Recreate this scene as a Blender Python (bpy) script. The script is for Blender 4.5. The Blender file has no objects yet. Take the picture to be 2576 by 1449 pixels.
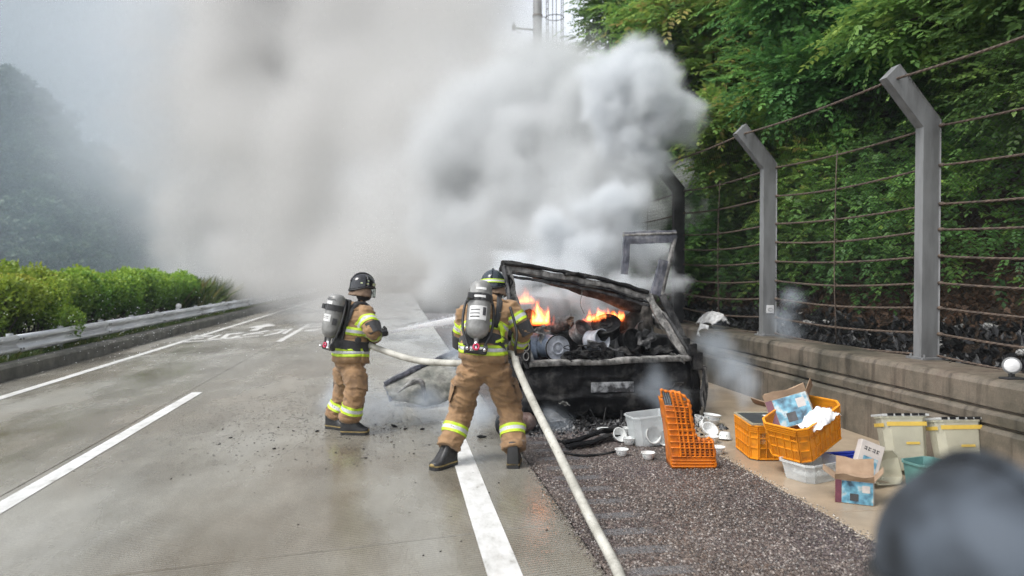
import bpy, bmesh, math, random
import numpy as np
from math import radians, sin, cos, pi
from mathutils import Vector, Matrix, noise as mnoise
from mathutils.bvhtree import BVHTree

scene = bpy.context.scene
COL = scene.collection

# ------------------------------------------------------------------ camera
CAM_H, YAW, PITCH, FPX = 1.70, radians(8.8), radians(1.0), 1860.0
cam_d = bpy.data.cameras.new('camera')
cam = bpy.data.objects.new('camera', cam_d)
COL.objects.link(cam)
cam.location = (0, 0, CAM_H)
cam.rotation_euler = (radians(90) - PITCH, 0, -YAW)
cam_d.sensor_width = 36.0
cam_d.lens = 36.0 * FPX / 2576.0
cam_d.clip_start, cam_d.clip_end = 0.05, 5000
cam_d.dof.use_dof = True
cam_d.dof.focus_distance = 7.2
cam_d.dof.aperture_fstop = 1.4
scene.camera = cam

# ------------------------------------------------------------------ sky, sun, exposure (overcast day)
SUN_EL, SUN_AZ = radians(56), radians(245)      # azimuth from +Y towards +X
world = bpy.data.worlds.new('World')
scene.world = world
world.use_nodes = True
wn, wl = world.node_tree.nodes, world.node_tree.links
wn.clear()
w_out = wn.new('ShaderNodeOutputWorld')
w_bg = wn.new('ShaderNodeBackground')
w_hs = wn.new('ShaderNodeHueSaturation')
w_sky = wn.new('ShaderNodeTexSky')
w_sky.sky_type = 'NISHITA'
w_sky.sun_disc = False
w_sky.sun_elevation = SUN_EL
w_sky.sun_rotation = SUN_AZ
w_sky.air_density, w_sky.dust_density, w_sky.ozone_density = 1.0, 1.5, 1.0
w_hs.inputs['Saturation'].default_value = 0.22
w_hs.inputs['Value'].default_value = 1.0
w_bg.inputs['Strength'].default_value = 0.15
wl.new(w_sky.outputs[0], w_hs.inputs['Color'])
wl.new(w_hs.outputs[0], w_bg.inputs['Color'])
wl.new(w_bg.outputs[0], w_out.inputs['Surface'])

sun_d = bpy.data.lights.new('sun', 'SUN')
sun_d.energy, sun_d.angle, sun_d.color = 1.5, radians(25), (1.0, 0.97, 0.93)
sun = bpy.data.objects.new('sun', sun_d)
COL.objects.link(sun)
_sd = Vector((sin(SUN_AZ) * cos(SUN_EL), cos(SUN_AZ) * cos(SUN_EL), sin(SUN_EL)))
sun.rotation_euler = _sd.to_track_quat('Z', 'Y').to_euler()
sun.location = (0, 0, 60)

vs = scene.view_settings
vs.view_transform, vs.look, vs.gamma, vs.use_curve_mapping = 'Standard', 'None', 1.0, False
vs.exposure = 1.05
cy = scene.cycles
cy.max_bounces, cy.diffuse_bounces, cy.glossy_bounces, cy.transmission_bounces = 10, 3, 3, 6
cy.transparent_max_bounces, cy.volume_bounces = 12, 4
cy.volume_step_rate, cy.volume_max_steps = 2.8, 200
cy.use_denoising = True
cy.denoising_prefilter = 'FAST'
cy.caustics_reflective = cy.caustics_refractive = False
cy.sample_clamp_indirect = 6.0

# ------------------------------------------------------------------ helpers
_F = Vector((sin(YAW) * cos(PITCH), cos(YAW) * cos(PITCH), -sin(PITCH)))
_R = Vector((cos(YAW), -sin(YAW), 0))
_U = _R.cross(_F)
ORG = Vector((0, 0, CAM_H))

def ray(x, y):
    return _F + _R * ((x - 1288.0) / FPX) + _U * ((724.5 - y) / FPX)
def gp(x, y, z=0.0):                      # the point of the level z seen at a place of the photograph
    d = ray(x, y); return ORG + d * ((z - CAM_H) / d.z)
def at(x, y, Y):                          # ... of the cross-section Y
    d = ray(x, y); return ORG + d * (Y / d.y)
def atX(x, y, X):
    d = ray(x, y); return ORG + d * (X / d.x)
rng = random.Random(7)
nrng = np.random.default_rng(7)

def V(*a): return Vector(a)

class MB:
    """Collects shapes and links them as ONE mesh object."""
    def __init__(s): s.v, s.f, s.m = [], [], []
    def add(s, verts, faces, m=0):
        o = len(s.v); s.v.extend([tuple(p) for p in verts])
        s.f.extend([tuple(i + o for i in f) for f in faces]); s.m.extend([m] * len(faces)); return s
    def box(s, c, size, m=0, rot=None, taper=1.0):
        hx, hy, hz = [k / 2 for k in size]; c = Vector(c)
        pts = []
        for z in (-1, 1):
            t = taper if z > 0 else 1.0
            for x, y in ((-1, -1), (1, -1), (1, 1), (-1, 1)):
                p = Vector((x * hx * t, y * hy * t, z * hz))
                pts.append(c + (rot @ p if rot is not None else p))
        return s.add(pts, [(3,2,1,0),(4,5,6,7),(0,1,5,4),(1,2,6,5),(2,3,7,6),(3,0,4,7)], m)
    def bar(s, a, b, w, h, m=0, up=(0,0,1)):
        a, b = Vector(a), Vector(b); d = (b - a)
        z = d.normalized(); u = Vector(up)
        if abs(z.dot(u)) > .98: u = Vector((1,0,0))
        x = u.cross(z).normalized(); y = z.cross(x)
        pts = []
        for p in (a, b):
            for i, j in ((-1,-1),(1,-1),(1,1),(-1,1)): pts.append(p + x * (i*w/2) + y * (j*h/2))
        return s.add(pts, [(3,2,1,0),(4,5,6,7),(0,1,5,4),(1,2,6,5),(2,3,7,6),(3,0,4,7)], m)
    def tube(s, pts, r, n=8, m=0, caps=True, closed=False, flat=1.0, up=None):
        pts = [Vector(p) for p in pts]; k = len(pts)
        rr = r if isinstance(r, (list, tuple)) else [r] * k
        o = len(s.v); prev = None
        for i, p in enumerate(pts):
            if closed: t = (pts[(i+1) % k] - pts[i-1]).normalized()
            else: t = (pts[min(i+1, k-1)] - pts[max(i-1, 0)]).normalized()
            if prev is None:
                u = Vector(up) if up else (Vector((0,0,1)) if abs(t.z) < .9 else Vector((1,0,0)))
                x = u.cross(t).normalized()
            else:
                x = (prev - t * prev.dot(t)).normalized()
            prev = x; y = t.cross(x)
            for j in range(n):
                a = 2 * pi * j / n
                s.v.append(tuple(p + x * (cos(a) * rr[i]) + y * (sin(a) * rr[i] * flat)))
        rows = k if closed else k - 1
        for i in range(rows):
            i2 = (i + 1) % k
            for j in range(n):
                j2 = (j + 1) % n
                s.f.append((o+i*n+j, o+i*n+j2, o+i2*n+j2, o+i2*n+j)); s.m.append(m)
        if caps and not closed:
            s.f.append(tuple(o + j for j in reversed(range(n)))); s.m.append(m)
            s.f.append(tuple(o + (k-1)*n + j for j in range(n))); s.m.append(m)
        return s
    def lathe(s, prof, c=(0,0,0), axis=(0,0,1), n=20, m=0):
        """prof: (radius, height) pairs."""
        z = Vector(axis).normalized(); u = Vector((1,0,0)) if abs(z.x) < .9 else Vector((0,1,0))
        x = u.cross(z).normalized(); y = z.cross(x); c = Vector(c); o = len(s.v); k = len(prof)
        for r, h in prof:
            for j in range(n):
                a = 2*pi*j/n; s.v.append(tuple(c + z*h + x*(cos(a)*r) + y*(sin(a)*r)))
        for i in range(k-1):
            for j in range(n):
                j2 = (j+1) % n
                s.f.append((o+i*n+j, o+i*n+j2, o+(i+1)*n+j2, o+(i+1)*n+j)); s.m.append(m)
        if prof[0][0] > 1e-5: s.f.append(tuple(o+j for j in reversed(range(n)))); s.m.append(m)
        if prof[-1][0] > 1e-5: s.f.append(tuple(o+(k-1)*n+j for j in range(n))); s.m.append(m)
        return s
    def ell(s, c, r, rot=None, n=12, k=8, m=0):
        c = Vector(c); o = len(s.v)
        for i in range(k+1):
            th = pi*i/k
            for j in range(n):
                a = 2*pi*j/n
                p = Vector((r[0]*sin(th)*cos(a), r[1]*sin(th)*sin(a), r[2]*cos(th)))
                s.v.append(tuple(c + (rot @ p if rot is not None else p)))
        for i in range(k):
            for j in range(n):
                j2 = (j+1) % n
                s.f.append((o+i*n+j, o+(i+1)*n+j, o+(i+1)*n+j2, o+i*n+j2)); s.m.append(m)
        return s
    def prism(s, poly, axis, m=0):
        """extrude a polygon of 3-D points along a vector"""
        k = len(poly); a = Vector(axis); P = [Vector(p) for p in poly]
        return s.add(P + [p + a for p in P], [tuple(reversed(range(k))), tuple(range(k, 2*k))] +
                     [(i, (i+1) % k, k+(i+1) % k, k+i) for i in range(k)], m)
    def sheet(s, grid, m=0):
        """grid[i][j] of points"""
        a, b = len(grid), len(grid[0])
        return s.add([p for row in grid for p in row],
                     [(i*b+j, i*b+j+1, (i+1)*b+j+1, (i+1)*b+j) for i in range(a-1) for j in range(b-1)], m)
    def build(s, name, mats, parent=None, smooth=False, bevel=0, solid=0, angle=None, sub=0):
        me = bpy.data.meshes.new(name)
        me.from_pydata(s.v, [], s.f); me.validate(clean_customdata=False)
        if not isinstance(mats, (list, tuple)): mats = [mats]
        for q in mats: me.materials.append(q)
        if len(me.polygons) == len(s.m): me.polygons.foreach_set('material_index', s.m)
        bm = bmesh.new(); bm.from_mesh(me)
        bmesh.ops.recalc_face_normals(bm, faces=bm.faces); bm.to_mesh(me); bm.free()
        if smooth: me.polygons.foreach_set('use_smooth', [True]*len(me.polygons))
        if angle is not None: me.set_sharp_from_angle(angle=radians(angle))
        ob = bpy.data.objects.new(name, me); COL.objects.link(ob)
        if parent is not None: ob.parent = parent
        if solid:
            q = ob.modifiers.new('thick', 'SOLIDIFY'); q.thickness = solid; q.offset = 0
        if bevel:
            q = ob.modifiers.new('bevel', 'BEVEL'); q.width = bevel; q.segments = 2; q.limit_method = 'ANGLE'; q.angle_limit = radians(35)
        if sub:
            q = ob.modifiers.new('sub', 'SUBSURF'); q.levels = q.render_levels = sub
        return ob

def np_mesh(name, verts, faces, mat, parent=None, tint=None, smooth=False):
    """verts (n,3), faces (m,3|4) as arrays; tint: one value per face corner's vertex"""
    me = bpy.data.meshes.new(name)
    nv, (nf, k) = len(verts), faces.shape
    me.vertices.add(nv); me.loops.add(nf*k); me.polygons.add(nf)
    me.vertices.foreach_set('co', np.ascontiguousarray(verts, dtype=np.float32).ravel())
    me.loops.foreach_set('vertex_index', np.ascontiguousarray(faces, dtype=np.int32).ravel())
    me.polygons.foreach_set('loop_start', np.arange(0, nf*k, k, dtype=np.int32))
    me.polygons.foreach_set('use_smooth', np.full(nf, smooth))
    if tint is not None:
        at_ = me.attributes.new('tint', 'FLOAT', 'POINT'); at_.data.foreach_set('value', np.ascontiguousarray(tint, dtype=np.float32))
    me.update(calc_edges=True)
    me.materials.append(mat)
    ob = bpy.data.objects.new(name, me); COL.objects.link(ob)
    if parent is not None: ob.parent = parent
    return ob

def empty(name, loc=(0,0,0), rz=0.0):
    o = bpy.data.objects.new(name, None); COL.objects.link(o)
    o.location = loc; o.rotation_euler = (0, 0, rz); o.empty_display_size = .1
    return o
def tag(o, label=None, cat=None, group=None, kind=None):
    if label: o['label'] = label
    if cat: o['category'] = cat
    if group: o['group'] = group
    if kind: o['kind'] = kind
    return o
def keep(child, parent):                  # parent without moving (the parent's basis is known)
    child.parent = parent
    child.matrix_parent_inverse = parent.matrix_basis.inverted()
    return child
def adopt(parent, *kids):
    for k in kids: keep(k, parent)
def copy_tree(o, parent=None):
    c = o.copy(); COL.objects.link(c)
    c.parent = parent
    for ch in [q for q in bpy.data.objects if q.parent == o]:
        copy_tree(ch, c)
    return c
def spline(P, n=8):
    """Catmull-Rom through the points"""
    P = [Vector(p) for p in P]; out = []
    for i in range(len(P)-1):
        p0, p1, p2, p3 = P[max(i-1,0)], P[i], P[i+1], P[min(i+2, len(P)-1)]
        for j in range(n):
            t = j/n
            out.append(.5*((2*p1)+(p2-p0)*t+(2*p0-5*p1+4*p2-p3)*t*t+(3*p1-p0-3*p2+p3)*t**3))
    out.append(P[-1]); return out

# ------------------------------------------------------------------ materials
def nt(name):
    m = bpy.data.materials.new(name); m.use_nodes = True
    return m, m.node_tree.nodes, m.node_tree.links, m.node_tree.nodes['Principled BSDF']
def tex_noise(n, l, scale, detail=4, rough=.55, coord='Object', vec=None, stretch=None):
    t = n.new('ShaderNodeTexNoise'); t.inputs['Scale'].default_value = scale
    t.inputs['Detail'].default_value = detail; t.inputs['Roughness'].default_value = rough
    if vec is None:
        c = n.new('ShaderNodeTexCoord'); vec = c.outputs[coord]
    if stretch:
        mp = n.new('ShaderNodeMapping'); mp.inputs['Scale'].default_value = stretch
        l.new(vec, mp.inputs[0]); vec = mp.outputs[0]
    l.new(vec, t.inputs['Vector']); return t
def ramp(n, l, src, stops, interp='LINEAR'):
    r = n.new('ShaderNodeValToRGB'); l.new(src, r.inputs[0]); e = r.color_ramp.elements
    r.color_ramp.interpolation = interp
    while len(e) < len(stops): e.new(.5)
    for q, (p, c) in zip(e, stops):
        q.position = p; q.color = (*c, 1) if not isinstance(c, (int, float)) else (c, c, c, 1)
    return r
def maprange(n, l, src, a, b, c, d):
    q = n.new('ShaderNodeMapRange'); l.new(src, q.inputs[0])
    for i, x in enumerate((a, b, c, d)): q.inputs[i+1].default_value = x
    return q
def mixc(n, l, fac, a, b, mode='MIX'):
    q = n.new('ShaderNodeMix'); q.data_type = 'RGBA'; q.blend_type = mode
    for sock, x in ((q.inputs[0], fac), (q.inputs[6], a), (q.inputs[7], b)):
        if hasattr(x, 'links'): l.new(x, sock)
        else: sock.default_value = x if isinstance(x, (int, float)) else (*x, 1)
    return q.outputs[2]
def bump(n, l, h, strength=.4, dist=.01, normal=None):
    b = n.new('ShaderNodeBump'); b.inputs['Strength'].default_value = strength; b.inputs['Distance'].default_value = dist
    l.new(h, b.inputs['Height'])
    if normal is not None: l.new(normal, b.inputs['Normal'])
    return b.outputs[0]
def mat(name, c1, c2=None, scale=8.0, rough=.6, bumps=.15, bscale=None, bdist=.01, metal=0.0, spec=.5, detail=6, r2=None, lo=.35, hi=.65, coord='Object', stretch=None):
    """a two-tone mottled surface"""
    m, n, l, p = nt(name)
    c2 = c2 or tuple(x*.7 for x in c1)
    t = tex_noise(n, l, scale, detail, .6, coord, stretch=stretch)
    r = ramp(n, l, t.outputs[0], [(lo, c2), (hi, c1)])
    l.new(r.outputs[0], p.inputs['Base Color'])
    rr = maprange(n, l, t.outputs[0], .3, .7, r2 if r2 is not None else min(1, rough*1.2), rough)
    l.new(rr.outputs[0], p.inputs['Roughness'])
    p.inputs['Metallic'].default_value = metal
    p.inputs['Specular IOR Level'].default_value = spec
    if bumps:
        t2 = tex_noise(n, l, bscale or scale*6, 4, .6, coord)
        l.new(bump(n, l, t2.outputs[0], bumps, bdist), p.inputs['Normal'])
    return m
# ------------------------------------------------------------------ setting: materials
def concrete_road():
    m, n, l, p = nt('wet_road_concrete')
    co = n.new('ShaderNodeTexCoord').outputs['Object']
    big = tex_noise(n, l, .35, 5, .6, vec=co, stretch=(1, .45, 1))
    mid = tex_noise(n, l, 2.2, 6, .65, vec=co, stretch=(1, .5, 1))
    fine = tex_noise(n, l, 70, 3, .6, vec=co)
    base = ramp(n, l, big.outputs[0], [(.36, (.225, .198, .16)), (.52, (.265, .255, .225)), (.66, (.29, .285, .265))])
    c = mixc(n, l, .55, base.outputs[0], ramp(n, l, mid.outputs[0], [(.3, (.55, .53, .5)), (.7, (1.1, 1.1, 1.1))]).outputs[0], 'MULTIPLY')
    c = mixc(n, l, .35, c, ramp(n, l, fine.outputs[0], [(.35, (.5, .5, .5)), (.6, (1.1, 1.1, 1.1))]).outputs[0], 'MULTIPLY')
    wet = tex_noise(n, l, .9, 5, .6, vec=co, stretch=(1, .35, 1))
    c = mixc(n, l, 1.0, c, ramp(n, l, wet.outputs[0], [(.36, (.66, .62, .55)), (.6, (1.08, 1.08, 1.06))]).outputs[0], 'MULTIPLY')
    l.new(c, p.inputs['Base Color'])
    rg = maprange(n, l, wet.outputs[0], .38, .62, .09, .36)
    l.new(rg.outputs[0], p.inputs['Roughness'])
    p.inputs['Specular IOR Level'].default_value = .55
    # transverse tining grooves, drawn square to the skewed joints
    sep = n.new('ShaderNodeSeparateXYZ'); l.new(co, sep.inputs[0])
    ma = n.new('ShaderNodeMath'); ma.operation = 'MULTIPLY_ADD'; l.new(sep.outputs[0], ma.inputs[0]); ma.inputs[1].default_value = -.175
    l.new(sep.outputs[1], ma.inputs[2])
    wob = tex_noise(n, l, 1.5, 2, .5, vec=co)
    ad = n.new('ShaderNodeMath'); ad.operation = 'MULTIPLY_ADD'; l.new(wob.outputs[0], ad.inputs[0]); ad.inputs[1].default_value = .05; l.new(ma.outputs[0], ad.inputs[2])
    sn = n.new('ShaderNodeMath'); sn.operation = 'MULTIPLY'; l.new(ad.outputs[0], sn.inputs[0]); sn.inputs[1].default_value = 2*pi/.032
    ss = n.new('ShaderNodeMath'); ss.operation = 'SINE'; l.new(sn.outputs[0], ss.inputs[0])
    gr = maprange(n, l, ss.outputs[0], .55, 1.0, 0, -1)
    nz = bump(n, l, gr.outputs[0], .8, .004)
    gd = maprange(n, l, gr.outputs[0], -1, 0, .72, 1.0)
    cg = n.new('ShaderNodeCombineColor'); [l.new(gd.outputs[0], cg.inputs[i]) for i in range(3)]
    c = mixc(n, l, 1.0, c, cg.outputs[0], 'MULTIPLY'); l.new(c, p.inputs['Base Color'])
    stip = tex_noise(n, l, 16, 3, .7, vec=co, stretch=(1, .6, 1))
    msk = tex_noise(n, l, .22, 2, .5, vec=co)
    mk = maprange(n, l, msk.outputs[0], .45, .58, .05, 1)
    hh = n.new('ShaderNodeMath'); hh.operation = 'MULTIPLY'; l.new(stip.outputs[0], hh.inputs[0]); l.new(mk.outputs[0], hh.inputs[1])
    nz = bump(n, l, hh.outputs[0], .5, .012, nz)
    nz = bump(n, l, fine.outputs[0], .25, .002, nz)
    l.new(nz, p.inputs['Normal'])
    return m
def asphalt_mat():
    m, n, l, p = nt('open_graded_asphalt')
    co = n.new('ShaderNodeTexCoord').outputs['Object']
    vo = n.new('ShaderNodeTexVoronoi'); vo.inputs['Scale'].default_value = 62; l.new(co, vo.inputs['Vector'])
    sp = n.new('ShaderNodeSeparateColor'); l.new(vo.outputs['Color'], sp.inputs[0])
    cc = ramp(n, l, sp.outputs[0], [(0, (.035, .03, .029)), (.55, (.075, .062, .058)), (.85, (.13, .108, .1)), (1, (.26, .24, .22))])
    big = tex_noise(n, l, .8, 5, .6, vec=co)
    tintc = ramp(n, l, big.outputs[0], [(.35, (.95, .88, .98)), (.6, (1.15, 1.02, .9))])
    cb = mixc(n, l, 1.0, cc.outputs[0], tintc.outputs[0], 'MULTIPLY')
    # polished rumble bands next to the lane
    sep = n.new('ShaderNodeSeparateXYZ'); l.new(co, sep.inputs[0])
    wv = n.new('ShaderNodeMath'); wv.operation = 'MULTIPLY'; l.new(sep.outputs[1], wv.inputs[0]); wv.inputs[1].default_value = 2*pi/.33
    sn = n.new('ShaderNodeMath'); sn.operation = 'SINE'; l.new(wv.outputs[0], sn.inputs[0])
    b1 = maprange(n, l, sn.outputs[0], .25, .6, 0, 1); b2 = maprange(n, l, sep.outputs[0], 1.62, 1.75, 1, 0); b3 = maprange(n, l, sep.outputs[0], 1.25, 1.35, 0, 1)
    m1 = n.new('ShaderNodeMath'); m1.operation = 'MULTIPLY'; l.new(b1.outputs[0], m1.inputs[0]); l.new(b2.outputs[0], m1.inputs[1])
    m2 = n.new('ShaderNodeMath'); m2.operation = 'MULTIPLY'; l.new(m1.outputs[0], m2.inputs[0]); l.new(b3.outputs[0], m2.inputs[1])
    m3 = n.new('ShaderNodeMath'); m3.operation = 'MULTIPLY'; l.new(m2.outputs[0], m3.inputs[0]); m3.inputs[1].default_value = .6
    cb = mixc(n, l, m3.outputs[0], cb, (.15, .155, .16))
    l.new(cb, p.inputs['Base Color'])
    rg = maprange(n, l, sp.outputs[1], 0, 1, .25, .6); l.new(rg.outputs[0], p.inputs['Roughness'])
    inv = maprange(n, l, vo.outputs['Distance'], 0, .7, 1, 0)
    l.new(bump(n, l, inv.outputs[0], .9, .012), p.inputs['Normal'])
    return m
def stained_concrete():
    m, n, l, p = nt('stained_wall_concrete')
    co = n.new('ShaderNodeTexCoord').outputs['Object']
    big = tex_noise(n, l, .8, 7, .68, vec=co)
    drip = tex_noise(n, l, 5.0, 5, .6, vec=co, stretch=(1, 1.6, .16))
    fine = tex_noise(n, l, 60, 4, .7, vec=co)
    base = ramp(n, l, big.outputs[0], [(.34, (.022, .023, .015)), (.46, (.075, .066, .048)), (.58, (.16, .132, .10)), (.72, (.10, .07, .052))])
    dr = ramp(n, l, drip.outputs[0], [(.36, (.16, .15, .125)), (.5, (1, 1, 1))])
    c = mixc(n, l, .6, base.outputs[0], dr.outputs[0], 'MULTIPLY')
    c = mixc(n, l, .35, c, ramp(n, l, fine.outputs[0], [(.3, (.4, .4, .4)), (.65, (1.15, 1.15, 1.15))]).outputs[0], 'MULTIPLY')
    l.new(c, p.inputs['Base Color'])
    p.inputs['Roughness'].default_value = .6
    nz = bump(n, l, fine.outputs[0], .5, .006)
    nz = bump(n, l, drip.outputs[0], .3, .01, nz)
    l.new(nz, p.inputs['Normal'])
    return m
def paint_mat():
    m, n, l, p = nt('worn_road_paint')
    co = n.new('ShaderNodeTexCoord').outputs['Object']
    w = tex_noise(n, l, 9, 6, .7, vec=co, stretch=(1, .5, 1)); f = tex_noise(n, l, 3, 5, .7, vec=co, stretch=(1.5, .3, 1))
    g = tex_noise(n, l, 90, 3, .6, vec=co)
    c = ramp(n, l, w.outputs[0], [(.3, (.26, .25, .22)), (.4, (.52, .52, .5)), (.7, (.72, .72, .71))])
    c2 = mixc(n, l, .5, c.outputs[0], ramp(n, l, f.outputs[0], [(.3, (.62, .6, .56)), (.55, (1, 1, 1))]).outputs[0], 'MULTIPLY')
    l.new(c2, p.inputs['Base Color']); p.inputs['Roughness'].default_value = .4
    l.new(bump(n, l, g.outputs[0], .4, .003), p.inputs['Normal'])
    return m
def leaf_mat(name, stops, rough=.45, trans=.3):
    m, n, l, p = nt(name)
    a = n.new('ShaderNodeAttribute'); a.attribute_name = 'tint'
    r = ramp(n, l, a.outputs['Fac'], stops)
    oi = n.new('ShaderNodeObjectInfo')
    hv = n.new('ShaderNodeHueSaturation')
    mr = maprange(n, l, oi.outputs['Random'], 0, 1, .82, 1.15); l.new(mr.outputs[0], hv.inputs['Value'])
    mh = maprange(n, l, oi.outputs['Random'], 0, 1, .485, .515); l.new(mh.outputs[0], hv.inputs['Hue'])
    l.new(r.outputs[0], hv.inputs['Color'])
    l.new(hv.outputs[0], p.inputs['Base Color']); p.inputs['Roughness'].default_value = rough
    p.inputs['Specular IOR Level'].default_value = .35
    tr = n.new('ShaderNodeBsdfTranslucent')
    bc = n.new('ShaderNodeBrightContrast'); bc.inputs['Bright'].default_value = .01
    l.new(hv.outputs[0], bc.inputs[0]); l.new(bc.outputs[0], tr.inputs[0])
    mx = n.new('ShaderNodeMixShader'); mx.inputs[0].default_value = trans
    l.new(p.outputs[0], mx.inputs[1]); l.new(tr.outputs[0], mx.inputs[2])
    l.new(mx.outputs[0], n['Material Output'].inputs[0])
    return m

M = {}
M['road'] = concrete_road()
M['asphalt'] = asphalt_mat()
M['wallc'] = stained_concrete()
M['paint'] = paint_mat()
M['joint'] = mat('joint_filler', (.035, .033, .03), (.02, .02, .02), 20, .7)
M['gutter'] = mat('gutter_concrete', (.36, .285, .2), (.26, .205, .145), 2.2, .28, .3, 70, .003, r2=.45)
M['soil'] = mat('soil', (.11, .085, .055), (.05, .04, .03), 1.8, .9, .6, 22, .03)
M['ash_soil'] = mat('sooty_soil', (.05, .045, .04), (.015, .015, .015), 3, .85, .7, 25, .03)
M['kerb'] = mat('kerb_concrete', (.13, .125, .105), (.055, .055, .045), 3, .65, .7, 35, .012)
M['grassg'] = mat('verge_ground', (.06, .075, .025), (.045, .04, .02), 5, .9, .5, 30, .02)
M['galv'] = mat('galvanised_rail', (.62, .64, .66), (.45, .47, .49), 4, .38, .05, 40, .002, metal=.6, stretch=(1, .3, 1))
M['steel'] = mat('galvanised_post', (.215, .22, .222), (.09, .09, .088), 3.5, .55, .1, 30, .003, metal=.2, stretch=(1.5, 1.5, .3), lo=.25, hi=.6)
M['soot_steel'] = mat('sooted_post', (.03, .03, .032), (.012, .012, .012), 5, .6, .2, 30, .003)
M['rust'] = mat('rusty_wire_rope', (.12, .085, .062), (.05, .038, .03), 12, .65, .3, 120, .002)
M['wire'] = mat('chain_link_wire', (.022, .022, .02), (.012, .012, .011), 30, .5, 0, metal=.3)
M['white_ref'] = mat('reflector_white', (.75, .76, .76), (.6, .6, .6), 10, .2, 0)
M['white_plastic'] = mat('white_plastic', (.72, .72, .72), (.6, .6, .6), 6, .4, .05)
M['bark'] = mat('bark', (.075, .06, .045), (.035, .028, .022), 7, .9, .8, 30, .03, stretch=(1, 1, .25))
M['leaf'] = leaf_mat('hillside_leaf', [(0, (.055, .125, .045)), (.4, (.1, .215, .058)), (.7, (.18, .32, .07)), (.92, (.3, .4, .08)), (1, (.36, .3, .1))], trans=.38)
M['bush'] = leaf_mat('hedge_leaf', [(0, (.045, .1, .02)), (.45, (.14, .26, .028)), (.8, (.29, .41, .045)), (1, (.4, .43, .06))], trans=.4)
M['farleaf'] = leaf_mat('far_leaf', [(0, (.02, .045, .02)), (1, (.05, .085, .03))], trans=.15)
M['grass'] = leaf_mat('grass_blade', [(0, (.04, .08, .015)), (.6, (.09, .14, .02)), (1, (.19, .17, .05))])
M['litter'] = leaf_mat('dead_leaf', [(0, (.05, .03, .018)), (.5, (.13, .075, .045)), (1, (.23, .15, .1))], .7, .05)

# ------------------------------------------------------------------ ground and road
g = MB().add([(-1500,-1500,-.35),(1500,-1500,-.35),(1500,1500,-.35),(-1500,1500,-.35)], [(0,1,2,3)]).build('ground', M['soil'])
tag(g, kind='structure')

SK = .175                                               # skew of the transverse joints
bed = MB().add([(-6.3,-4,-.02),(3.2,-4,-.02),(3.2,70,-.02),(-6.3,70,-.02)], [(0,1,2,3)])
road = tag(bed.build('road', M['joint']), kind='structure')
def slab(x0, x1, ya, yb, gap=.009, top=0.0):
    q = gap/2; b = MB()
    P = [(x0+q, ya+q+SK*x0), (x1-q, ya+q+SK*x1), (x1-q, yb-q+SK*x1), (x0+q, yb-q+SK*x0)]
    b.prism([(x, y, top-.2) for x, y in P], (0, 0, .2))
    return b
for x0, x1, off in ((-6.2, -3.02, 0), (-3.02, 1.17, 0)):
    y = 4.73 - 6*2
    while y < 66:
        keep(slab(x0, x1, y, y+6.0).build('slab', M['road'], bevel=.006), road)
        y += 6.0

# porous asphalt shoulder: a slightly uneven sheet with proud stones
sh = MB(); nx, ny = 30, 150
hts = lambda x, y: .004*mnoise.noise(Vector((x*1.3, y*1.3, 0))) + .002*mnoise.noise(Vector((x*6, y*6, 3)))
sh.sheet([[(1.174+1.83*i/nx, -3+36*(j/ny)**1.3, hts(1.17+1.83*i/nx, -3+36*(j/ny)**1.3)) for j in range(ny+1)] for i in range(nx+1)])
shoulder = tag(sh.build('shoulder', M['asphalt'], smooth=True), kind='structure')
def stones(name, n, xr, yr, s0, s1, mat_, parent, zf, ypow=1.0, edge=None):
    oc = np.array([(1,0,0),(-1,0,0),(0,1,0),(0,-1,0),(0,0,1),(0,0,-1)], float)
    of = np.array([(0,2,4),(2,1,4),(1,3,4),(3,0,4),(2,0,5),(1,2,5),(3,1,5),(0,3,5)])
    x = nrng.uniform(*xr, n); y = yr[0] + (yr[1]-yr[0])*nrng.random(n)**ypow
    if edge is not None: x = edge + nrng.normal(0, .035, n)
    if xr == (1.19, 2.99):
        kp_ = ~((x > 1.28) & (x < 1.68) & (np.sin(y*2*pi/.33) > .3) & (nrng.random(n) < .85)); x, y = x[kp_], y[kp_]; n = len(x)
    s = nrng.uniform(s0, s1, n)[:, None, None]
    v = oc[None]*s*nrng.uniform(.55, 1.25, (n, 6, 1))*np.array([1, 1, .7])
    a = nrng.uniform(0, 2*pi, n); ca, sa = np.cos(a)[:, None], np.sin(a)[:, None]
    vx = v[..., 0]*ca - v[..., 1]*sa; vy = v[..., 0]*sa + v[..., 1]*ca
    v = np.stack([vx + x[:, None], vy + y[:, None], v[..., 2] + zf], -1)
    f = of[None] + (np.arange(n)*6)[:, None, None]
    t = np.repeat(nrng.random(n), 6)
    o = np_mesh(name, v.reshape(-1, 3), f.reshape(-1, 3), mat_, None, t)
    if parent is not None: keep(o, parent)
    return tag(o, kind='stuff')
def stone_mat(name, stops, rough=.35):
    m, n, l, p = nt(name)
    a = n.new('ShaderNodeAttribute'); a.attribute_name = 'tint'
    l.new(ramp(n, l, a.outputs['Fac'], stops).outputs[0], p.inputs['Base Color']); p.inputs['Roughness'].default_value = rough
    return m
M['chip'] = stone_mat('stone_chips', [(0, (.025, .021, .02)), (.5, (.08, .064, .055)), (.9, (.15, .12, .1)), (1, (.32, .28, .25))])
stones('stone_chips', 34000, (1.19, 2.99), (2.6, 10.5), .007, .0135, M['chip'], shoulder, .001, 1.5)
M['chip2'] = stone_mat('pale_chips', [(0, (.08, .07, .06)), (.6, (.22, .18, .14)), (1, (.5, .46, .4))], .6)
stones('loose_grit', 1500, (2.9, 3.1), (2.6, 9), .004, .011, M['chip2'], shoulder, .004, 1.3, edge=3.0)

stones('edge_grit', 2200, (1.1, 1.2), (2.6, 10), .004, .010, M['chip'], shoulder, .003, 1.3, edge=1.17)

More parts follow.
